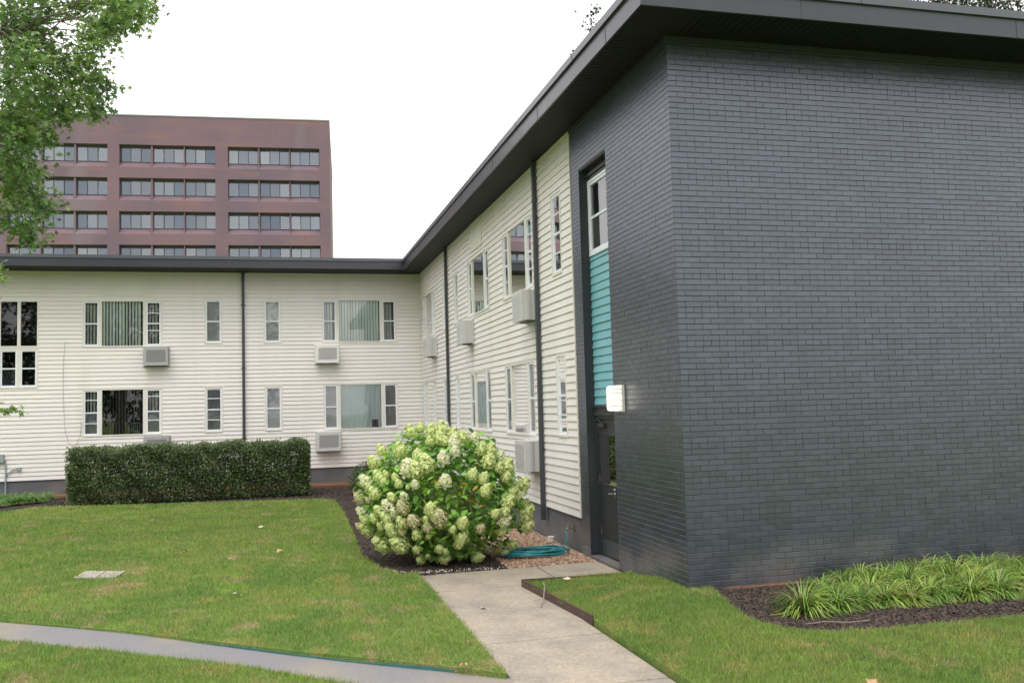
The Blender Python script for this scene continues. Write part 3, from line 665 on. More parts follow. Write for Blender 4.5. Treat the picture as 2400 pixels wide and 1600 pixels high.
# door
dz0, dz1 = -.115, 2.02
f = MB(); f.box((NX - .02, n1 - .075, dz0), (NX + .06, n1 - .013, dz1)); f.box((NX - .02, n0 + .013, dz0), (NX + .06, n0 + .075, dz1)); f.box((NX - .02, n0 + .075, dz1 - .05), (NX + .06, n1 - .075, dz1)); f.build('door_frame', M['dpaint'], BLD)
du0, du1 = n0 + .08, n1 - .08; lf = MB(); X0, X1 = NX + .01, NX + .05; gz0, gz1 = .98, 1.735; gu0, gu1 = 2.66, 3.29
lf.box((X0, du0, dz0 + .01), (X1, du1, gz0)); lf.box((X0, du0, gz1), (X1, du1, dz1 - .052)); lf.box((X0, du0, gz0), (X1, gu0, gz1)); lf.box((X0, gu1, gz0), (X1, du1, gz1))
for a_, b_, c_, d_ in ((gu0 - .025, gu1 + .025, gz0 - .025, gz0), (gu0 - .025, gu1 + .025, gz1, gz1 + .025), (gu0 - .025, gu0, gz0, gz1), (gu1, gu1 + .025, gz0, gz1)): lf.box((X0 - .008, a_, c_), (X0, b_, d_))
door = lf.build('door', M['dpaint'], BLD); o2 = tuple(BLD.location)
g = MB(); g.add([(X0 + .012, gu0, gz0), (X0 + .012, gu1, gz0), (X0 + .012, gu1, gz1), (X0 + .012, gu0, gz1)], [(0, 1, 2, 3)]); g.build('door_pane', M['glassd'], door, off=o2)
g = MB(); g.box((X1 + .001, gu0 - .02, gz0 - .02), (X1 + .01, gu1 + .02, gz1 + .02)); g.build('door_backing', M['dark'], door, off=o2)
g = MB(); g.box((X0 - .004, du0 + .02, dz0 + .03), (X0 - .0005, du1 - .02, .14))
for k in range(7): g.tube([(X0 - .007, du0 + .05 + k * .14, .12), (X0 - .004, du0 + .05 + k * .14, .12)], .008, 6)
g.build('kick_plate', M['kick'], door, off=o2)
g = MB(); g.box((X0 - .012, 2.70, .80), (X0 - .001, 2.755, .95)); g.tube([(X0 - .01, 2.735, .865), (X0 - .055, 2.735, .865), (X0 - .06, 2.75, .865), (X0 - .06, 2.86, .862)], .0105, 8); g.tube([(X0 - .01, 2.735, .925), (X0 - .03, 2.735, .925)], .014, 10); g.build('door_handle', M['steel'], door, off=o2)
g = MB(); g.box((X0 - .05, 3.02, 1.84), (X0 - .001, 3.30, 1.90)); g.tube([(X0 - .03, 3.15, 1.9), (X0 - .06, 3.2, 1.945), (X0 - .04, 3.33, 1.96)], .009, 6); g.build('door_closer', M['dpaint'], door, off=o2)
for zz in (.2, 1.0, 1.75): g = MB(); g.box((X0 - .012, n1 - .083, zz), (X0 - .001, n1 - .07, zz + .11)); g.build('hinge', M['brass'], door, off=o2)
mb = MB(); mb.box((-.012, n0 - .02, -.30), (.24, n1 + .01, -.118)); mb.build('threshold', M['found'], BLD)
mb = MB(); mb.box((-.018, n1 + .01, -.33), (.0, 3.845, -.02)); mb.build('brick_footing', M['found'], BLD)

# ---- roof
OG, OS, OL = .82, .68, 1.15
FB, FT, CT = TOP - .012, TOP + .215, TOP + .325
XR = 12.7
def ring(mb, o, z0, z1, t):   # fascia following gable, side and far wing; t thickness inward
    xs, yg, yl = -OS - o, -OG - o, D - OL - o
    mb.box((xs, yg, z0), (XR, yg + t, z1)); mb.box((xs, yg + t, z0), (xs + t, yl + t, z1)); mb.box((-25, yl, z0), (xs, yl + t, z1))
mb = MB(); ring(mb, 0, FB, FT, .03); fas = mb.build('fascia', M['metal'], BLD)
def joint(a, b, n): q = MB(); q.box(a, b); q.build(n, M['slot'], BLD)
for k in range(1, 5): joint((-1.7 + k * 3.05, -OG - .0035, FB - .001), (-1.694 + k * 3.05, -OG + .001, FT), 'fascia_joint')
for k in range(0, 6): joint((-OS - .0035, .3 + k * 3.05, FB - .001), (-OS + .001, .306 + k * 3.05, FT), 'fascia_joint')
mb = MB(); ring(mb, .0, FT, FT + .012, .02); mb.build('shadow_gap', M['slot'], BLD)
mb = MB(); ring(mb, .035, FT + .012, CT, .25); mb.build('roof_edge', M['cap'], BLD)
for k in range(1, 5): joint((-.9 + k * 3.05, -OG - .0385, FT + .013), (-.894 + k * 3.05, -OG - .033, CT + .002), 'roof_edge_joint')
for k in range(0, 6): joint((-OS - .0385, 1.5 + k * 3.05, FT + .013), (-OS - .033, 1.506 + k * 3.05, CT + .002), 'roof_edge_joint')
mb = MB(); mb.box((-OS + .2, -OG + .2, TOP + .05), (XR, D + 8, CT - .03)); mb.box((-25, D - OL + .2, TOP + .05), (-OS + .2, D + 8, CT - .0305)); mb.build('roof', M['roof'], BLD)
# soffits: ribbed boards
mb = MB(); p_ = .10
mb.box((-OS + .03, -OG + .03, TOP + .004), (XR, .3, TOP + .03)); mb.box((-OS + .03, .3, TOP + .004), (.3, D - OL + .03, TOP + .0305)); mb.box((-25, D - OL + .03, TOP + .004), (.3, D + .3, TOP + .031))
y = 0.02
while y < D - OL: mb.box((-OS + .03, y, TOP - .004), (.02, y + p_ - .012, TOP + .004)); y += p_
x = .0
while x < XR: mb.box((x, -OG + .03, TOP - .004), (x + p_ - .012, .0, TOP + .004)); x += p_
x = -25
while x < -OS + .02: mb.box((x, D - OL + .03, TOP - .004), (x + p_ - .012, D, TOP + .004)); x += p_
mb.box((-OS + .03, -OG + .03, TOP - .004), (0, .02, TOP + .004)); mb.box((-OS + .02, D - OL + .03, TOP - .004), (0, D, TOP + .0035))
mb.build('soffit', M['metal'] if False else mat('dark_soffit', (.012, .012, .014), .6, spec=.3, var=.2), BLD)
# frieze bar right under the soffit on the brick end
mb = MB(); mb.box((-.05, -.055, H - .07), (12, -.007, H - .004)); mb.box((-.03, -.035, H - .1), (12, -.007, H - .07)); mb.box((-.03, -.007, H - .06), (-.008, 3.84, H - .004)); mb.build('frieze_trim', M['dpaint'], BLD)
# rest of the volume (closed back)
mb = MB(); mb.box((.3, .3, -.3), (11.7, D - 2, TOP)); mb.box((2.2, D - 1.9, -.3), (11.7, D + 8, TOP)); mb.box((-24, D + 1.6, -.3), (2.1, D + 8, TOP - .01))
mb.build('back_wall', M['found'], BLD)

# downspouts: parts of the building
for n_, fr, u, z0 in (('a', FL, -5.645, -.05), ('b', FS, 5.80, .16), ('c', FS, 14.83, -.05)):
    mb = MB(); hw = .042
    fr.box(mb, u - hw, u + hw, .03, .10, z0, TOP - .02)
    fr.box(mb, u - hw - .008, u + hw + .008, .026, .106, TOP - .75, TOP - .70)
    fr.box(mb, u - hw - .012, u + hw + .012, .02, .112, TOP - .06, TOP - .001)
    for zz in (1.4, 3.6, 5.6): fr.box(mb, u - hw - .03, u + hw + .03, .018, .034, zz, zz + .035)
    if n_ == 'b': fr.box(mb, u - hw - .006, u + hw + .006, .026, .106, .16, .34)
    o = mb.build('downspout', M['pipe'], BLD)
# vents / hatch in the foundation
mb = MB(); mb.box((-.004, 7.0, -.02), (.03, 7.35, .22)); mb.build('foundation_vent', M['slot'], BLD)
# thin sagging wire on the far wing
mb = MB(); mb.tube([(-10.81, D - .025, 4.5), (-10.85, D - .03, 3.9), (-10.86, D - .03, 3.2), (-10.83, D - .03, 2.4), (-10.79, D - .03, 1.8), (-10.70, D - .03, 1.48), (-10.58, D - .03, 1.36), (-10.46, D - .03, 1.45), (-10.37, D - .03, 1.72), (-10.35, D - .03, 2.1)], .007, 5)
tag(mb.build('hanging_wire', M['wire']), 'thin pale wire sagging in a loop down the far cream siding', 'wire')
# electric box and conduits
E = empty('meter_box', (-12.5, D, .9), 'grey utility box with bent conduits low on the far siding', 'utility box')
mb = MB(); mb.box((-12.68, D - .14, .96), (-12.43, D - .018, 1.20)); mb.build('box', M['meter'], E)
mb = MB(); mb.tube([(-12.40, D - .05, 1.0), (-12.385, D - .05, .8), (-12.385, D - .05, .0)], .022, 8); mb.tube([(-12.385, D - .05, .45), (-12.33, D - .055, .62), (-12.2, D - .06, .73), (-12.06, D - .05, .75)], .018, 8); mb.box((-12.08, D - .09, .70), (-11.98, D - .018, .80)); mb.build('conduit', M['meter'], E)

# ------------------------------------------------------------------ air conditioners
def ac(fr, u0, u1, z0, z1, m, grille, label, depth=.32):
    c = fr.p((u0 + u1) / 2, .0, z0); root = empty('air_conditioner', c, label, 'air conditioner', 'wall air conditioners')
    off = c; b = MB(); t = .012
    fr.box(b, u0, u1, .02, depth - .025, z0, z1)
    fr.box(b, u0 - .03, u1 + .03, .016, .05, z0 - .03, z1 + .03)
    cas = b.build('casing', m, root, off=off); bv = cas.modifiers.new('b', 'BEVEL'); bv.width = .004; bv.segments = 2
    g = MB()
    def q(u, w, v): g_ = fr.p(u, w, v); return g_
    fr.box(g, u0 - .006, u1 + .006, depth - .0245, depth, z0 - .006, z1 + .006)
    gr_ = g.build('grille', m if grille == 'diag' else M['acpale'], root, off=off); bv = gr_.modifiers.new('b', 'BEVEL'); bv.width = .006; bv.segments = 2
    s = MB()
    if grille == 'diag':
        W_, H_ = u1 - u0, z1 - z0; n = 20; au, bu, az, bz = u0 + .08, u1 - .06, z0 + .10, z1 - .09
        for k in range(-9, n):
            x0 = au + k * .058
            # slot along direction (1, .78)
            pts = []
            t0 = max(0, (au - x0) / 1.0); t1 = min((bz - az) / .80, (bu - x0))
            if t1 - t0 < .03: continue
            a_, b_ = (x0 + t0, az + t0 * .80), (x0 + t1, az + t1 * .80)
            nn = (-.62 * .008, .78 * .008)
            w0, w1 = depth + .0006, depth + .0022
            P8 = [q(a_[0] - nn[0], w0, a_[1] - nn[1]), q(b_[0] - nn[0], w0, b_[1] - nn[1]), q(b_[0] + nn[0], w0, b_[1] + nn[1]), q(a_[0] + nn[0], w0, a_[1] + nn[1]),
                  q(a_[0] - nn[0], w1, a_[1] - nn[1]), q(b_[0] - nn[0], w1, b_[1] - nn[1]), q(b_[0] + nn[0], w1, b_[1] + nn[1]), q(a_[0] + nn[0], w1, a_[1] + nn[1])]
            s.hexa(P8)
        s.build('grille_slots', M['slot'], root, off=off)
    else:
        k = z0 + .05
        while k < z1 - .05: fr.box(s, u0 + .05, u1 - .05, depth + .001, depth + .004, k, k + .006); k += .042
        s.build('grille_slots', M['acgrey'] if grille != 'dark' else M['slot'], root, off=off)
        s = MB(); fr.box(s, u0 - .003, u0 - .0005, .13, .21, z0 + .01, z1 - .01); s.build('side_sheet', M['acshiny'], root, off=off)
    s = MB(); fr.box(s, u0 + .06, u1 - .06, .05, .20, z0 - .02, z0 - .001); s.build('drip_tray', M['dpaint'], root, off=off)
    return root
ac(FL, -8.565, -7.87, 3.735, 4.30, M['acgrey'], 'diag', 'dull grey wall air conditioner under the upper window with striped blinds at left')
ac(FL, -8.55, -7.84, 1.00, 1.575, M['acgrey'], 'diag', 'grey wall air conditioner half hidden behind the clipped hedge')
ac(FL, -3.425, -2.705, 3.735, 4.305, M['acwhite'], 'diag', 'bright white wall air conditioner on the upper floor of the far wing')
ac(FL, -3.43, -2.685, .94, 1.53, M['acpale'], 'diag', 'pale grey wall air conditioner above the hedge end on the ground floor')
ac(FS, 5.95, 6.62, 3.76, 4.315, M['acpale'], 'plain', 'upper wall air conditioner nearest the dark brick, beside the downspout')
ac(FS, 6.02, 6.71, .995, 1.555, M['acpale'], 'dark', 'ground floor air conditioner on the near wing right behind the hydrangea')
ac(FS, 11.52, 12.12, 3.74, 4.295, M['acpale'], 'plain', 'upper wall air conditioner in the middle of the near wing')
ac(FS, 16.70, 17.50, 3.735, 4.295, M['acpale'], 'plain', 'upper wall air conditioner nearest the inner corner of the building')

# ------------------------------------------------------------------ wall lamp, tap, hose
LP = empty('wall_lamp', (-.01, 1.93, 2.1), 'lit white ribbed lamp on the dark brick beside the door', 'lamp')
mb = MB(); mb.box((-.045, 1.80, 2.08), (-.008, 2.08, 2.45)); o = mb.build('housing', M['lampf'], LP)
mb = MB()
# rounded diffuser
pr_ = []
for k in range(7):
    a_ = math.pi * k / 12; pr_.append((-.05 - .13 * math.sin(a_ + .0) ** .6 if k else -.05, 0))
mb.box((-.185, 1.815, 2.09), (-.046, 2.065, 2.44)); o = mb.build('diffuser', M['lamp'], LP); bv = o.modifiers.new('b', 'BEVEL'); bv.width = .035; bv.segments = 4
mb = MB()
for zz in (2.155, 2.23, 2.33, 2.385): mb.box((-.190, 1.809, zz), (-.045, 2.071, zz + .012))
mb.build('ribs', M['lampf'], LP)
T = empty('garden_tap', (0, 4.3, .2), 'small outdoor tap sticking out of the foundation above the hose', 'tap')
mb = MB(); mb.tube([(.02, 4.29, .20), (-.09, 4.29, .20), (-.115, 4.29, .185), (-.12, 4.29, .14)], .013, 8); mb.box((-.012, 4.25, .16), (.02, 4.33, .24)); mb.build('spout', M['brass'], T)
mb = MB(); mb.tube([(-.08, 4.29, .21), (-.08, 4.29, .245)], .006, 6); mb.tube([(-.08, 4.255, .25), (-.08, 4.325, .25)], .009, 6); mb.build('tap_handle', M['brass'], T)
hp = [(-.12, 4.29, .16), (-.125, 4.285, .05), (-.15, 4.25, -.03), (-.22, 4.15, -.085), (-.33, 4.05, -.10)]
rng2 = random.Random(5)
cx, cy = -.80, 3.86; th = 0.3
for k in range(11 * 26):
    t = k / 26; ph = th + k * 2 * math.pi / 26
    rr = .40 + .10 * math.sin(t * 2.3) + .03 * math.sin(ph * 2 + t)
    hp.append((cx + .04 * math.sin(t * 1.7) + rr * 1.05 * math.cos(ph), cy + .04 * math.cos(t * 2.1) + rr * .62 * math.sin(ph), -.095 + .0055 * t + .012 * math.sin(ph * 3 + t * 2)))
mb = MB(); mb.tube(hp, .0115, 8); tag(mb.build('garden_hose', M['hose'], smooth=True), 'teal garden hose coiled on the bark nuggets under the tap', 'hose')
mb = MB(); mb.tube([(-.16, 5.05, -.12), (-.16, 5.05, -.03)], .06, 14); tag(mb.build('pipe_cap', M['pebble']), 'small white plastic pipe cap in the bark beside the foundation', 'pipe cap')

# ------------------------------------------------------------------ lawn slab, fallen leaves, twigs
mb = MB()
def quad(a, b, c, d, z, t): mb.hexa([(*a, z - t), (*b, z - t), (*c, z - t), (*d, z - t), (*a, z + .0), (*b, z + .0), (*c, z + .005), (*d, z + .012)])
quad((-7.51, 4.41), (-7.19, 4.30), (-7.14, 4.80), (-7.43, 4.90), -.075, .05); quad((-7.175, 4.30), (-6.92, 4.25), (-6.86, 4.74), (-7.125, 4.80), -.082, .05)
tag(mb.build('stone_slab', M['slabm']), 'pale cracked stone slab set flush in the left lawn', 'slab')
FLV = [(-4.66, 5.6, 'tan fallen leaf lying flat in the middle of the left lawn', 'dryleaf', .13), (-6.15, 6.3, 'orange brown fallen leaf on the left lawn right of the stone slab', 'dryleaf', .13),
       (-5.0, 9.0, 'small white scrap of leaf far back on the left lawn', 'paleleaf', .12), (-5.35, 5.0, 'pale curled leaf on the left lawn between the slab and the hydrangea', 'paleleaf', .12),
       (-5.15, 2.1, 'long pale twiggy leaf on the lawn above the asphalt path', 'paleleaf', .16), (-.35, -3.9, 'brown curled leaf at the bottom of the right lawn', 'dryleaf', .12),
       (1.55, -4.25, 'tan curled leaf near the lower right corner of the lawn', 'dryleaf', .12), (2.35, -3.6, 'pale crumpled leaf at the right edge of the lawn', 'paleleaf', .13),
       (-2.35, .55, 'thin pale leaf lying on the concrete walk', 'paleleaf', .10), (-3.08, -1.95, 'reddish leaf at the tip of the lawn by the path', 'dryleaf', .11),
       (-1.05, 1.45, 'flat tan leaf on the grass beside the brown edging corner', 'paleleaf', .11)]
for x_, y_, lb, mm, s in FLV:
    z_ = (WALK + .012 if WX0 < x_ < WX1 and y_ < 3 else hz(x_, y_) + .05)
    me_v = [(v[0] * s * 1.2, v[1] * s * 1.2, .02 * math.sin(v[0] * 5 + v[1] * 3)) for v in MAPLE['v']]
    me = bpy.data.meshes.new('fallen_leaf'); me.from_pydata(me_v, [], MAPLE['f']); o = link('fallen_leaf', me, M[mm]); o.location = (x_, y_, z_); o.rotation_euler = (random.uniform(-.3, .3), random.uniform(-.2, .2), random.uniform(0, 6))
    tag(o, lb, 'leaf', 'leaves fallen on the ground')
mb = MB(); mb.tube([(-1.72, .35, WALK + .01), (-1.60, .62, WALK + .04), (-1.53, .80, .0), (-1.50, .95, .02)], .007, 5); mb.tube([(-1.60, .62, WALK + .04), (-1.70, .70, WALK + .02)], .004, 4)
tag(mb.build('twig', M['twig']), 'thin forked twig leaning on the brown edging by the walk', 'twig')
mb = MB(); mb.tube([(.32, -1.95, -.0), (.5, -2.00, .02), (.70, -2.07, .01), (.98, -2.03, .0)], .005, 5)
tag(mb.build('twig', M['twig']), 'long bare twig lying on the mulch in front of the strap leaved clumps', 'twig')

# ------------------------------------------------------------------ plants
def branch(mb, a, b, r0, r1, sag=0.0, n=6, wob=.05):
    a, b = Vector(a), Vector(b); L_ = (b - a).length; pts = []
    for i in range(n + 1):
        t = i / n; p = a.lerp(b, t); p.z -= sag * L_ * 4 * t * (1 - t) * -1
        if 0 < i < n: p += Vector((random.uniform(-1, 1), random.uniform(-1, 1), random.uniform(-1, 1))) * wob * L_ * .5
        pts.append(p)
    mb.tube(pts, [r0 + (r1 - r0) * i / n for i in range(n + 1)], 7)
    return pts
# hydrangea
HY = empty('hydrangea_bush', (-2.18, 4.15, -.12), 'large round hydrangea covered in lime and cream flower heads by the walk', 'bush')
HEADS = [(-2.68,3.95,1.86,0.09),(-2.52,3.96,1.91,0.07),(-2.42,3.67,1.85,0.08),(-2.25,3.70,1.88,0.10),(-2.18,3.71,1.88,0.07),(-2.09,3.53,1.80,0.08),(-1.96,3.49,1.76,0.08),(-1.77,3.54,1.74,0.09),(-2.32,3.47,1.76,0.09),(-2.12,3.37,1.69,0.08),(-2.25,3.38,1.71,0.06),(-3.13,3.95,1.59,0.07),(-2.90,3.56,1.60,0.08),(-2.67,3.29,1.51,0.08),(-2.32,3.17,1.48,0.09),(-3.26,3.85,1.42,0.08),(-2.14,3.22,1.56,0.07),(-1.71,3.35,1.58,0.08),(-1.56,3.41,1.55,0.08),(-1.63,3.24,1.40,0.10),(-1.39,3.46,1.46,0.08),(-1.32,3.39,1.30,0.11),(-1.47,3.26,1.30,0.07),(-2.82,3.26,1.35,0.10),(-2.73,3.19,1.33,0.10),(-2.59,3.18,1.41,0.11),(-2.85,3.30,1.39,0.07),(-1.91,3.05,1.23,0.08),(-1.75,3.07,1.16,0.09),(-1.36,3.27,1.15,0.06),(-0.96,3.76,0.99,0.10),(-3.23,3.57,1.23,0.07),(-3.13,3.46,1.26,0.05),(-3.17,3.45,1.16,0.06),(-3.01,3.32,1.22,0.06),(-2.33,3.01,1.16,0.09),(-2.97,3.25,1.13,0.07),(-3.39,3.84,1.14,0.08),(-3.36,3.70,1.07,0.05),(-2.85,3.15,1.08,0.04),(-2.75,3.11,1.12,0.06),(-1.73,3.03,0.99,0.09),(-3.29,3.54,0.99,0.08),(-3.47,3.97,0.89,0.08),(-3.37,3.66,0.88,0.05),(-3.07,3.28,0.94,0.08),(-2.91,3.17,0.95,0.06),(-1.25,3.31,0.93,0.09),(-1.17,3.39,0.83,0.09),(-1.35,3.23,0.79,0.09),(-3.12,3.33,0.81,0.08),(-2.93,3.17,0.80,0.09),(-3.24,3.47,0.74,0.07),(-2.55,3.00,0.77,0.09),(-3.45,3.98,0.69,0.08),(-1.58,3.11,0.64,0.06),(-1.41,3.21,0.65,0.07),(-0.92,3.84,0.69,0.06),(-0.91,3.81,0.56,0.10),(-0.93,3.80,0.47,0.09),(-0.92,3.78,0.34,0.09),(-3.03,3.26,0.72,0.07),(-3.14,3.37,0.64,0.10),(-3.29,3.58,0.62,0.08),(-3.40,3.86,0.58,0.07),(-2.94,3.23,0.58,0.08),(-2.79,3.13,0.60,0.09),(-2.50,3.01,0.67,0.07),(-2.43,3.00,0.64,0.10),(-2.09,3.00,0.55,0.11),(-2.61,3.05,0.62,0.05),(-2.59,3.07,0.51,0.09),(-1.40,3.27,0.51,0.09),(-1.81,3.09,0.44,0.07),(-2.23,3.03,0.46,0.06),(-3.20,3.53,0.50,0.06),(-3.45,4.18,0.44,0.06),(-3.36,4.01,0.41,0.09),(-3.06,3.37,0.47,0.10),(-2.93,3.28,0.44,0.07),(-2.73,3.19,0.40,0.07),(-2.57,3.14,0.37,0.04),(-1.42,3.37,0.33,0.07),(-2.09,3.11,0.32,0.09),(-2.12,3.17,0.23,0.07),(-3.16,3.75,0.23,0.11),(-2.95,3.44,0.25,0.11),(-2.71,3.37,0.16,0.08),(-2.40,3.24,0.17,0.08),(-2.31,3.27,0.12,0.05),(-2.54,3.42,0.04,0.05),(-2.63,3.55,-0.02,0.07),(-2.29,3.42,-0.01,0.07),(-1.76,3.59,-0.05,0.09),(-1.16,3.78,0.07,0.07),(-1.28,3.79,-0.04,0.05),(-2.36,3.85,1.91,0.05),(-2.47,3.45,1.72,0.05)]
HEADS = HEADS[:98]
def flower_mesh(seed, m):
    r_ = np.random.default_rng(seed); n = 480
    # cone-shaped to round panicle: points on a bumpy ovoid shell
    d = r_.normal(size=(n, 3)); d /= np.linalg.norm(d, axis=1)[:, None]
    lump = 1 + .16 * np.sin(d[:, 0] * 7 + seed) * np.sin(d[:, 1] * 6 + seed * 2) + .1 * np.sin(d[:, 2] * 9)
    P = d * lump[:, None] * np.array([.92, .92, 1.12]) * r_.uniform(.8, 1.0, n)[:, None]
    P[:, :2] *= (1 - .28 * P[:, 2:3])
    V = []; F = []
    for i in range(n):
        nrm = d[i] + r_.normal(size=3) * .35; nrm /= np.linalg.norm(nrm); a = np.cross(nrm, r_.normal(size=3)); a /= np.linalg.norm(a); b = np.cross(nrm, a); s = r_.uniform(.14, .21)
        k = len(V)
        for q, (u, v, w) in enumerate([(1, 0, -.1), (.45, .45, .12), (0, 1, -.1), (-.45, .45, .12), (-1, 0, -.1), (-.45, -.45, .12), (0, -1, -.1), (.45, -.45, .12)]): V.append(P[i] + (a * u + b * v) * s + nrm * w * s)
        F.append(tuple(range(k, k + 8)))
    me = bpy.data.meshes.new('flower_head'); me.from_pydata([tuple(v) for v in V], [], F); me.materials.append(m); return me
FM = [flower_mesh(i, M[k]) for i, k in enumerate(['fl1', 'fl1', 'fl1', 'fl2', 'fl2', 'fl3'])]
hyc = Vector((-2.18, 4.15, .5))
for i, (x_, y_, z_, r_) in enumerate(HEADS):
    low = z_ < .9
    k = random.choice([0, 1, 2, 0, 1, 2, 0, 3, 4] if not low else [0, 1, 2, 5, 0, 2, 3, 4, 1, 0, 1])
    if i in (14, 35, 37): k = 3
    r_ *= random.choice([.82, .95, 1, 1.05, 1.15])
    r_ *= 1.04
    o = bpy.data.objects.new('flower_head', FM[k]); COL.objects.link(o); o.parent = HY
    out = (Vector((x_, y_, z_)) - hyc).normalized(); q = Vector((0, 0, 1)).rotation_difference((out + Vector((0, 0, .7))).normalized())
    o.rotation_mode = 'QUATERNION'; o.rotation_quaternion = q; s = r_ * random.uniform(.98, 1.12); o.scale = (s, s, s * random.uniform(.95, 1.12)); o.location = Vector((x_, y_, z_)) - HY.location
    if k == 5: o['label'] = 'flower head turning pinkish brown'
mb = MB()
for i in range(70):
    t = random.choice(HEADS) if i % 2 == 0 else None
    if t: e_ = Vector(t[:3]) * .97 + Vector(hyc) * .03
    else:
        a_ = random.uniform(0, 6.28); e_ = Vector((-2.18 + 1.1 * math.cos(a_), 4.15 + 1.0 * math.sin(a_), random.uniform(.5, 1.6)))
    branch(mb, (-2.18 + random.uniform(-.25, .25), 4.15 + random.uniform(-.25, .25), -.12), e_, .012, .005, .06, 6, .05)
mb.build('stems', M['twig'], HY)
n = 3600
d = rng.normal(size=(n, 3)); d /= np.linalg.norm(d, axis=1)[:, None]
rad = np.array([1.22, 1.12, 1.04]); lump = 1 + .15 * np.sin(d[:, 0] * 6 + 1) * np.sin(d[:, 1] * 4 + d[:, 2] * 5)
rr = np.where(rng.uniform(size=n) < .7, rng.uniform(.80, 1.0, n), rng.uniform(.35, .85, n))
P = np.array([-2.18, 4.15, .80]) + d * rad * (rr * lump)[:, None]
# extra sprays under the outer flower heads
hp_ = np.array([h[:3] for h in HEADS]); idx = rng.integers(0, len(hp_), 1500); Q = hp_[idx] + rng.normal(size=(1500, 3)) * .075 - (hp_[idx] - np.array(hyc)) * rng.uniform(.05, .22, (1500, 1))
P = np.vstack([P, Q]); P = P[P[:, 2] > -.06]
mi = (rng.uniform(size=len(P)) < .015).astype(int); near = (np.abs(P - np.array([-1.95, 3.2, 1.05])).max(1) < .28); mi[near & (rng.uniform(size=len(P)) < .22)] = 1
leaves('foliage', P, .125, OVAL, [M['hyleaf'], M['hyyel']], HY, tilt=.7, off=HY.location, updir=(P - np.array([-2.18, 4.15, .6])) * .5, matidx=mi)
# hedge
HG = empty('clipped_hedge', (-6.9, 17.0, -.1), 'long box shaped dark green hedge in front of the far wing', 'hedge')
x0, x1, y0, y1, z0, z1 = -10.02, -3.76, 16.14, 17.45, -.08, 1.40
n = 420000
u = rng.uniform(size=(n, 3)); P = np.stack([x0 + u[:, 0] * (x1 - x0), y0 + u[:, 1] * (y1 - y0), z0 + u[:, 2] * (z1 - z0)], 1)
dist = np.minimum.reduce([P[:, 0] - x0, x1 - P[:, 0], P[:, 1] - y0, z1 - P[:, 2]])
keep = rng.uniform(size=n) < np.exp(-np.maximum(0, dist) / .17) * .8 + .12
hcut = (P[:, 2] < .30) & (rng.uniform(size=n) < .55 - P[:, 2]); keep &= ~hcut
# rounded shoulders
cx_ = np.minimum(P[:, 0] - x0, x1 - P[:, 0]); cz_ = z1 - P[:, 2]; keep &= ~((cx_ < .22) & (cz_ < .22) & (np.hypot(.22 - cx_, .22 - cz_) > .22))
cy_ = P[:, 1] - y0; keep &= ~((cy_ < .15) & (cz_ < .15) & (np.hypot(.15 - cy_, .15 - cz_) > .15))
P = P[keep]
nn = .03 * np.sin(P[:, 0] * 3.1 + 1) + .025 * np.sin(P[:, 0] * 7.3) + .02 * np.sin(P[:, 0] * 13)
P[:, 2] += nn * (P[:, 2] > 1); P[:, 1] -= (.05 * np.sin(P[:, 0] * 4.1 + P[:, 2] * 5) + .03 * np.sin(P[:, 0] * 9 + P[:, 2] * 11)) * (P[:, 1] < 16.6)
P += rng.normal(size=P.shape) * .018
sh = np.stack([rng.uniform(x0, x1, 90), rng.uniform(y0, y0 + .7, 90), rng.uniform(1.42, 1.50, 90)], 1); P = np.vstack([P, np.repeat(sh, 5, 0) - np.abs(rng.normal(size=(450, 3))) * np.array([.01, .01, .04])])
leaves('foliage', P, .052, QUADL, M['hedge'], HG, tilt=.5, off=HG.location, updir=np.array([[0, -.5, .2]]))
mb = MB()
for i in range(46):
    xx = x0 + .15 + (x1 - x0 - .3) * i / 45 + random.uniform(-.05, .05)
    for q in range(3):
        yy = random.uniform(y0 + .25, y1 - .3); branch(mb, (xx, yy, -.15), (xx + random.uniform(-.2, .2), yy + random.uniform(-.3, .2), random.uniform(.8, 1.3)), .014, .005, 0, 4, .06)
mb.build('stems', M['bark'], HG)
# small round shrub
RS = empty('round_shrub', (-2.25, 15.6, -.1), 'small dark round shrub between the hedge and the hydrangea', 'shrub')
d = rng.normal(size=(3500, 3)); d /= np.linalg.norm(d, axis=1)[:, None]; d[:, 2] = np.abs(d[:, 2]) * 1.0
P = np.array([-2.25, 15.6, .05]) + d * np.array([.58, .5, .78]) * rng.uniform(.6, 1, 3500)[:, None]
leaves('foliage', P, .05, QUADL, M['hedge'], RS, tilt=.6, off=RS.location)
mb = MB(); 
for q in range(8): branch(mb, (-2.25, 15.6, -.12), (-2.25 + random.uniform(-.3, .3), 15.6 + random.uniform(-.3, .3), random.uniform(.3, .6)), .014, .005, 0, 4)
mb.build('stems', M['bark'], RS)
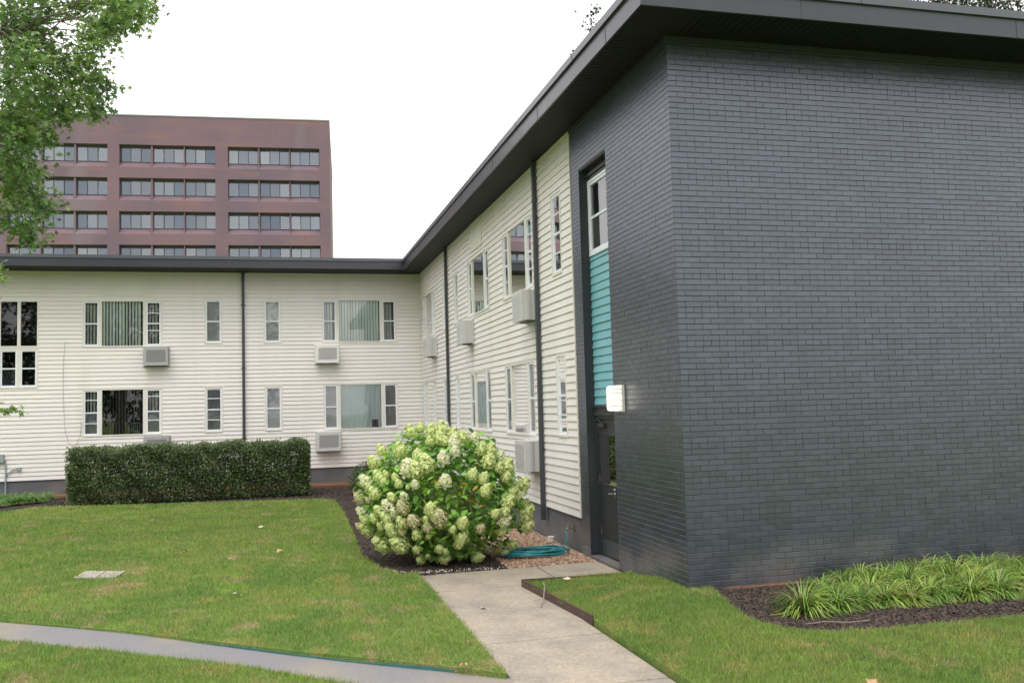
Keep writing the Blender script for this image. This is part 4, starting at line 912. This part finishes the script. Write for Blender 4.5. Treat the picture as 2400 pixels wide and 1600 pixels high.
# strap-leaved clumps
def clump_mesh(name, nb, L0, wd, seed, m, spread=1.0, dead=.06):
    r_ = np.random.default_rng(seed); V = []; F = []; MI = []
    for i in range(nb):
        az = r_.uniform(0, 2 * np.pi); el = r_.uniform(.05, 1.15) ; L_ = L0 * r_.uniform(.65, 1.15); w0 = wd * r_.uniform(.7, 1.2)
        b = np.array([np.cos(az), np.sin(az), 0]) ; p = b * r_.uniform(0, .07 * spread) ; dirv = b * np.cos(el) * spread + np.array([0, 0, np.sin(el) + .25]); dirv /= np.linalg.norm(dirv)
        side = np.array([-b[1], b[0], 0]); n_ = 6; k = len(V)
        tw = r_.uniform(-.4, .4)
        for j in range(n_ + 1):
            t = j / n_; w = w0 * (1 - t ** 2.2) * (.6 + .4 * min(1, t * 4)); s_ = side + np.array([0, 0, tw]);
            V += [p - s_ * w, p + s_ * w + np.array([0, 0, w * .5])]; p = p + dirv * L_ / n_; dirv = dirv + np.array([0, 0, -.42 * (1.0 + t)]) * (.9 - .35 * np.sin(el)); dirv /= np.linalg.norm(dirv)
            if p[2] < .01: p[2] = .01
        for j in range(n_): F.append((k + 2 * j, k + 2 * j + 1, k + 2 * j + 3, k + 2 * j + 2)); 
        MI += [1 if r_.uniform() < dead else 0] * n_
    me = bpy.data.meshes.new(name); me.from_pydata([tuple(v) for v in V], [], F); 
    for x in m: me.materials.append(x)
    me.polygons.foreach_set('material_index', MI); return me
CM = [clump_mesh('strap_leaf_clump', 330, .48, .0078, s, [M['strap'], M['strapd']]) for s in range(5)]
spots = [(.62, -1.42, .95)]
for row, yy in enumerate((-1.42, -1.02, -.64, -.34)):
    x_ = (1.02, 1.15, 1.45, 1.75)[row]
    while x_ < 5.2: spots.append((x_ + random.uniform(-.09, .09), yy - .07 * max(0, x_ - 2.5) + random.uniform(-.06, .06), random.uniform(.58, .86))); x_ += .27
for i, (x_, y_, s) in enumerate(spots):
    o = bpy.data.objects.new('strap_leaf_plant', CM[i % 5]); COL.objects.link(o); o.location = (x_, y_, hz(x_, y_) - .01); o.rotation_euler = (0, 0, random.uniform(0, 6)); o.scale = (s, s, s * random.uniform(.9, 1.15))
    tag(o, 'arching green strap leaved clump in the row along the dark brick wall' if i else 'front left strap leaved clump standing alone nearest the lawn', 'plant', 'strap leaved clumps by the brick wall')
# soft fine-leaved patch at far left
GMs = [clump_mesh('fine_grass_clump', 260, .42, .008, 20 + s, [M['finegrass'], M['strapd']], 1.3, .02) for s in range(3)]
k = 0
for x_ in np.arange(-13.6, -11.0, .36):
    for y_ in np.arange(16.0, 18.6, .42):
        if y_ < 16.0 + max(0, (x_ + 12.2)) * 1.2: continue
        o = bpy.data.objects.new('fine_grass_plant', GMs[k % 3]); COL.objects.link(o); o.location = (x_ + random.uniform(-.1, .1), y_ + random.uniform(-.1, .1), hz(x_, y_)); o.rotation_euler = (0, 0, random.uniform(0, 6)); k += 1
        tag(o, 'bright green fine leaved clump beside the far foundation left of the hedge', 'plant', 'fine leaved clumps left of the hedge')

# ------------------------------------------------------------------ trees
def tree(name, base, trunk_top, r, clumps, leafn, leafsize, label, mleaf, spreadr=.42, shape=MAPLE, hubs=None, droop=.3, twigs=True, more=None):
    root = empty(name, base, label, 'tree')
    mb = MB(); pts = branch(mb, base, trunk_top, r, r * .5, 0, 8, .02)
    hubs = hubs or [trunk_top]; hubr = []
    for h in hubs:
        st = min(pts, key=lambda p: (p - Vector(h)).length + (2 if p.z > h[2] else 0)); branch(mb, st, h, r * .34, r * .08, .03, 8, .06)
    for c in dict.fromkeys(clumps):
        h = min(hubs, key=lambda q: (Vector(q) - Vector(c)).length); branch(mb, h, c, r * .06, r * .02, .05, 6, .10)
        if twigs:
            for q in range(3): branch(mb, c, Vector(c) + Vector((random.uniform(-1, 1), random.uniform(-1, 1), random.uniform(-1, .6))) * spreadr * 1.1, r * .03, r * .01, 0, 3, .1)
    mb.build('trunk', M['bark'], root)
    C_ = np.array(clumps); idx = np.repeat(np.arange(len(C_)), leafn); P = C_[idx] + rng.normal(size=(len(idx), 3)) * spreadr * np.array([.5, .5, .42])
    if more is not None: P = np.vstack([P, more])
    leaves('crown', P, leafsize, shape, mleaf, root, tilt=.6, off=base, droop=droop)
    return root
CL = [(-8.36, 4.16, 8.07), (-8.36, 5.08, 8.53), (-7.92, 4.44, 8.32), (-7.73, 5.09, 8.63), (-7.42, 5.08, 8.68), (-6.81, 3.23, 7.92), (-6.53, 3.01, 7.79), (-6.73, 5.54, 8.88), (-6.7, 3.8, 7.97), (-6.96, 3.8, 7.84), (-7.56, 6.25, 8.78), (-6.95, 4.5, 8.33), (-8.76, 6.09, 8.55), (-8.22, 4.86, 8.15), (-8.74, 5.51, 8.03), (-8.06, 3.85, 7.46), (-8.14, 5.33, 8.15), (-7.4, 4.8, 7.99), (-7.29, 5.43, 8.32), (-8.67, 5.61, 7.8), (-7.91, 3.57, 7.12), (-8.1, 5.72, 7.98), (-7.7, 5.11, 7.71), (-7.3, 4.13, 7.4), (-8.2, 3.56, 6.83), (-8.56, 6.18, 7.73), (-7.97, 4.84, 7.33), (-7.81, 5.55, 7.56), (-7.58, 5.97, 7.76), (-7.32, 5.41, 7.5), (-8.95, 6.48, 7.49), (-8.23, 4.7, 6.93), (-8.21, 5.92, 7.38), (-7.64, 4.69, 6.96), (-7.65, 6.18, 7.5), (-7.51, 5.99, 7.25), (-8.26, 3.94, 6.4), (-8.09, 4.14, 6.5), (-8.4, 6.49, 7.3), (-7.73, 4.7, 6.8), (-8.71, 5.57, 6.58), (-8.19, 4.44, 6.3), (-8.1, 5.04, 6.55), (-8.51, 4.7, 6.04), (-8.48, 5.4, 6.27), (-8.61, 5.45, 6.04), (-8.57, 6.41, 6.32), (-8.76, 5.8, 5.88), (-8.73, 6.54, 6.1), (-8.43, 6.26, 5.83), (-8.85, 6.78, 5.9), (-8.26, 5.67, 5.52), (-8.64, 6.37, 5.34), (-8.64, 6.69, 5.26), (-9.06, 6.6, 5.52)]
random.seed(11)
SPRAY = np.vstack([np.array([-8.62, 5.46, 2.35]) + rng.normal(size=(22, 3)) * np.array([.10, .08, .03]), np.array([-9.15, 5.5, 2.32]) + rng.normal(size=(70, 3)) * np.array([.22, .2, .12]),
    np.array([-9.02, 6.35, 4.55]) + rng.normal(size=(45, 3)) * np.array([.10, .10, .12]), np.array([-8.95, 6.1, 4.62]) + rng.normal(size=(25, 3)) * np.array([.06, .06, .08])])
extra = []
for i in range(95):
    a_ = random.uniform(0, 6.28); rr_ = random.uniform(.5, 3.6)
    p = (-11.6 + rr_ * math.cos(a_), 5.4 + rr_ * math.sin(a_), random.uniform(6.0, 12.5))
    if p[0] > -9.7 and p[2] < 9.4: continue
    if p[0] > -8.6 and p[2] < 10.6: continue
    extra.append(p)
tree('maple_tree', (-11.6, 5.4, -.1), (-11.3, 5.3, 7.2), .26, CL + CL[:55] + extra, 82, .115, 'leafy maple whose branches hang into the upper left of the view', M['maple'], .27,
     hubs=[(-10.2, 5.2, 7.2), (-9.4, 5.0, 7.4), (-9.0, 5.4, 6.4), (-8.6, 4.7, 8.0), (-10.3, 5.2, 9.5), (-12.6, 6.3, 9.8), (-13.2, 4.6, 8.8), (-11.5, 3.5, 9.2), (-11.2, 7.4, 9.0)], more=SPRAY)
# a separate low spray of the same tree
mt = [o for o in bpy.data.objects if o.name == 'maple_tree'][0]
mb = MB(); branch(mb, (-11.55, 5.4, 2.6), (-9.6, 5.5, 2.3), .035, .014, .02, 6, .03); branch(mb, (-9.6, 5.5, 2.3), (-8.5, 5.42, 2.36), .012, .004, .02, 5, .03); branch(mb, (-10.2, 5.45, 2.45), (-9.0, 6.4, 4.2), .014, .004, .02, 5, .03)
mb.build('low_branch', M['bark'], mt)
def blob(c, r, n, zr=1.0):
    out = []
    while len(out) < n:
        v = Vector((random.uniform(-1, 1), random.uniform(-1, 1), random.uniform(-1, 1)))
        if .25 < v.length < 1: out.append((c[0] + v.x * r, c[1] + v.y * r, c[2] + v.z * r * zr))
    return out
tree('oak_tree', (14.5, 14.0, -.3), (14.5, 14.0, 11), .4, blob((15.3, 14.0, 15.6), 4.2, 75, .8), 130, .16, 'dark leafy oak behind the roof at the upper right', M['darkleaf'], .85, hubs=[(13, 14, 13.5), (15, 13, 14.5), (16.5, 14.5, 14), (18, 14, 14.5), (15.5, 15, 16.5)])
tree('oak_tree', (21.0, 14.5, -.3), (21.0, 14.5, 11), .4, blob((20.5, 14.5, 16.2), 4.0, 70, .9), 130, .16, 'second dark oak at the far right end above the roof', M['darkleaf'], .85, hubs=[(19, 14, 14), (21, 13.5, 15), (22.5, 15, 14.5), (20.5, 15, 17)])
tree('elm_tree', (12.0, 30.5, -.3), (12.0, 30.5, 14.0), .25, [(10.2, 30.2, 20.9), (10.15, 30.2, 20.2), (9.55, 30.2, 18.9), (9.6, 30.2, 18.3)] + blob((12.6, 30.5, 17.0), 2.3, 24), 60, .2, 'treetop peeping over the roof edge of the near wing', M['darkleaf'], .42, hubs=[(10.6, 30.3, 16.5), (12, 30.5, 16), (13.5, 30.5, 17)])
# trees on the viewer's side: they darken what the windows and the gloss paint reflect
proto = tree('street_tree', (-16, -36, -.3), (-16, -36, 5), .3, blob((-16, -36, 7.2), 5.0, 75, 1.25), 60, .45, 'broad leafy tree standing well behind the viewer', M['darkleaf'], 1.0, hubs=[(-18, -36, 7), (-14, -35, 8), (-16, -38, 9), (-16, -34, 10)], twigs=False)
proto['group'] = 'trees behind the viewer'
for x_, y_, s_ in ((-21.5, -41, 1.1), (-11.5, -41, 1.05), (-27, -33, 1.1), (-38, -30, 1.0), (-8, -38, 1.15), (-32, -14, .9), (-34, 2, .95), (-33, -2, 1.0)):
    c = proto.copy(); COL.objects.link(c); c.location = (x_, y_, -.3); c.scale = (s_, s_, s_); c.rotation_euler = (0, 0, x_ * 1.7)
    for ch in list(proto.children):
        k = ch.copy(); COL.objects.link(k); k.parent = c
# ------------------------------------------------------------------ the red brick office building
R0 = Vector((1.164, 88.31, 0)); ex = Vector((-.99743, .07166, 0)); ny = Vector((-.07166, -.99743, 0))   # ny: outwards, towards the viewer
OB = bpy.data.objects.new('office_building', None); COL.objects.link(OB)
OB.matrix_world = Matrix(((-ex.x, -ny.x, 0, R0.x), (-ex.y, -ny.y, 0, R0.y), (0, 0, 1, 0), (0, 0, 0, 1)))
tag(OB, 'tall plum red brick office block with rows of recessed windows rising behind the roof', 'building')
# local coordinates: X = -u (u metres left of the right corner), Y = depth away from the viewer
HT = 33.36; bays = [1.07, 4.22, 7.45, 11.80, 14.98, 18.25, 22.47, 25.72, 28.92]; BWD = 3.08; rows = [30.3, 26.8, 23.3, 19.8]; WH = 1.75; SL = .60; DP = .58
mb = MB()
def ob(u0, u1, d0, d1, z0, z1): mb.box((-u0, d0, z0), (-u1, d1, z1))
top = HT
zs = []
ob(-.02, 33.13, DP + .3, 24, -1, HT - .4)                      # core
ob(-.02, 33.13, 0, DP + .3, rows[0], HT)                       # head wall
for i, zt in enumerate(rows):
    zb = zt - WH - SL; znext = rows[i + 1] if i + 1 < len(rows) else -1
    ob(-.02, 33.13, 0, DP + .3, znext, zb)                     # spandrel
    prev = -.02
    for b_ in bays:                                          # piers and fins
        thin = b_ - prev < .5
        ob(prev, b_, 0 if not thin else .12, DP + .3, zb, zt); prev = b_ + BWD
    ob(prev, 33.13, 0, DP + .3, zb, zt)
    for b_ in bays:                                          # sloping sills
        mb.hexa([(-b_, .0, zb), (-b_ - BWD, .0, zb), (-b_ - BWD, DP + .3, zb), (-b_, DP + .3, zb), (-b_, .02, zb + .02), (-b_ - BWD, .02, zb + .02), (-b_ - BWD, DP, zb + SL), (-b_, DP, zb + SL)])
mb.build('brick_wall', M['redbrick'], OB, off=(0, 0, 0))
mb = MB(); mb.box((.06, -.06, HT), (-33.2, .5, HT + .12)); mb.box((.06, .5, HT - .5), (-33.1, 24, HT + .05)); mb.build('coping', mat('pale_green_coping', (.30, .33, .32), .6), OB, off=(0, 0, 0))
for zt in rows:
    for b_ in bays:
        f = MB(); dd = DP - .06
        f.box((-b_, dd, zt - .28), (-b_ - BWD, dd + .1, zt)); f.box((-b_, dd, zt - WH), (-b_ - BWD, dd + .1, zt - WH + .07))  # tall dark head band: shade under the recess put into frame colour and height
        for q in range(4): uu = b_ + q * (BWD - .07) / 3; f.box((-uu, dd, zt - WH + .07), (-uu - .07, dd + .1, zt - .28))
        wn = f.build('window', M['slot'], OB, off=(0, 0, 0))
        pw = (BWD - .07) / 3
        for q in range(3):
            pn = MB(); u0 = b_ + .07 + q * pw; tl = random.uniform(-.02, .02); tz = random.uniform(-.04, .02)
            pn.add([(-u0, dd + .05, zt - WH + .07), (-u0 - pw + .07, dd + .05 + tl, zt - WH + .07), (-u0 - pw + .07, dd + .05 + tl + tz, zt - .28), (-u0, dd + .05 + tz, zt - .28)], [(0, 1, 2, 3)])
            pn.build('pane', M['farglass'], wn, off=(0, 0, 0), recalc=False)
        bk = MB(); bk.box((-b_ - .02, dd + .35, zt - WH), (-b_ - BWD + .02, dd + .36, zt)); bk.build('window_backing', M['screend'], wn, off=(0, 0, 0))

# ------------------------------------------------------------------ sky, light, camera
wd = bpy.data.worlds.new('World'); SC.world = wd; wd.use_nodes = True; N = wd.node_tree.nodes; L = wd.node_tree.links; bg = N['Background']
SUN_EL, SUN_AZ = math.radians(58), math.radians(205)     # azimuth clockwise from +Y
sky = N.new('ShaderNodeTexSky'); sky.sky_type = 'NISHITA'; sky.sun_disc = False; sky.sun_elevation = SUN_EL; sky.sun_rotation = SUN_AZ; sky.air_density = 1; sky.dust_density = 3
tcn = N.new('ShaderNodeTexCoord'); sep = N.new('ShaderNodeSeparateXYZ'); L.new(tcn.outputs['Generated'], sep.inputs[0])
mr = N.new('ShaderNodeMapRange'); mr.inputs[1].default_value = 0; mr.inputs[2].default_value = 1; mr.inputs[3].default_value = 12.5; mr.inputs[4].default_value = 21; L.new(sep.outputs['Z'], mr.inputs[0])
cn = N.new('ShaderNodeTexNoise'); cn.inputs['Scale'].default_value = 2.2; cn.inputs['Detail'].default_value = 5; mpw = N.new('ShaderNodeMapping'); mpw.inputs['Scale'].default_value = (1, 1, 2.5); L.new(tcn.outputs['Generated'], mpw.inputs[0]); L.new(mpw.outputs[0], cn.inputs['Vector'])
mr2 = N.new('ShaderNodeMapRange'); mr2.inputs[1].default_value = .3; mr2.inputs[2].default_value = .7; mr2.inputs[3].default_value = .82; mr2.inputs[4].default_value = 1.15; L.new(cn.outputs['Fac'], mr2.inputs[0])
mm_ = N.new('ShaderNodeMath'); mm_.operation = 'MULTIPLY'; L.new(mr.outputs[0], mm_.inputs[0]); L.new(mr2.outputs[0], mm_.inputs[1])
vs_ = N.new('ShaderNodeVectorMath'); vs_.operation = 'SCALE'; vs_.inputs[0].default_value = (1.0, .98, .99); L.new(mm_.outputs[0], vs_.inputs['Scale'])
mxw = N.new('ShaderNodeMix'); mxw.data_type = 'RGBA'; mxw.inputs[0].default_value = .88; L.new(sky.outputs[0], mxw.inputs[6]); L.new(vs_.outputs[0], mxw.inputs[7])
L.new(mxw.outputs[2], bg.inputs['Color']); bg.inputs['Strength'].default_value = .10
sl = bpy.data.lights.new('sun', 'SUN'); sl.energy = .9; sl.angle = math.radians(25); sl.color = (1, .965, .91); so = bpy.data.objects.new('sun', sl); COL.objects.link(so)
dv = Vector((math.sin(SUN_AZ) * math.cos(SUN_EL), math.cos(SUN_AZ) * math.cos(SUN_EL), math.sin(SUN_EL)))
so.rotation_euler = dv.to_track_quat('Z', 'Y').to_euler(); so.location = (0, -5, 30)
cd = bpy.data.cameras.new('camera'); cam = bpy.data.objects.new('camera', cd); COL.objects.link(cam); SC.camera = cam
yaw, pitch, roll = 0.2541385853, 0.0701897148, -0.0279678626
cy_, sy_, cp_, sp_ = math.cos(yaw), math.sin(yaw), math.cos(pitch), math.sin(pitch)
fv = Vector((sy_ * cp_, cy_ * cp_, sp_)); r0 = Vector((cy_, -sy_, 0)); u0_ = r0.cross(fv); c_, s_ = math.cos(roll), math.sin(roll)
r1 = c_ * r0 + s_ * u0_; u1_ = -s_ * r0 + c_ * u0_
cam.matrix_world = Matrix(((r1.x, u1_.x, -fv.x, -4.673927), (r1.y, u1_.y, -fv.y, -10.057976), (r1.z, u1_.z, -fv.z, 2.201815), (0, 0, 0, 1)))
cd.sensor_fit = 'HORIZONTAL'; cd.sensor_width = 36; cd.lens = 36 * 2141.95 / 2400; cd.clip_end = 2000; cd.clip_start = .1
SC.render.engine = 'CYCLES'; SC.render.resolution_x = 1024; SC.render.resolution_y = 682
SC.view_settings.view_transform = 'Standard'; SC.view_settings.look = 'None'; SC.view_settings.exposure = .23; SC.view_settings.gamma = 1
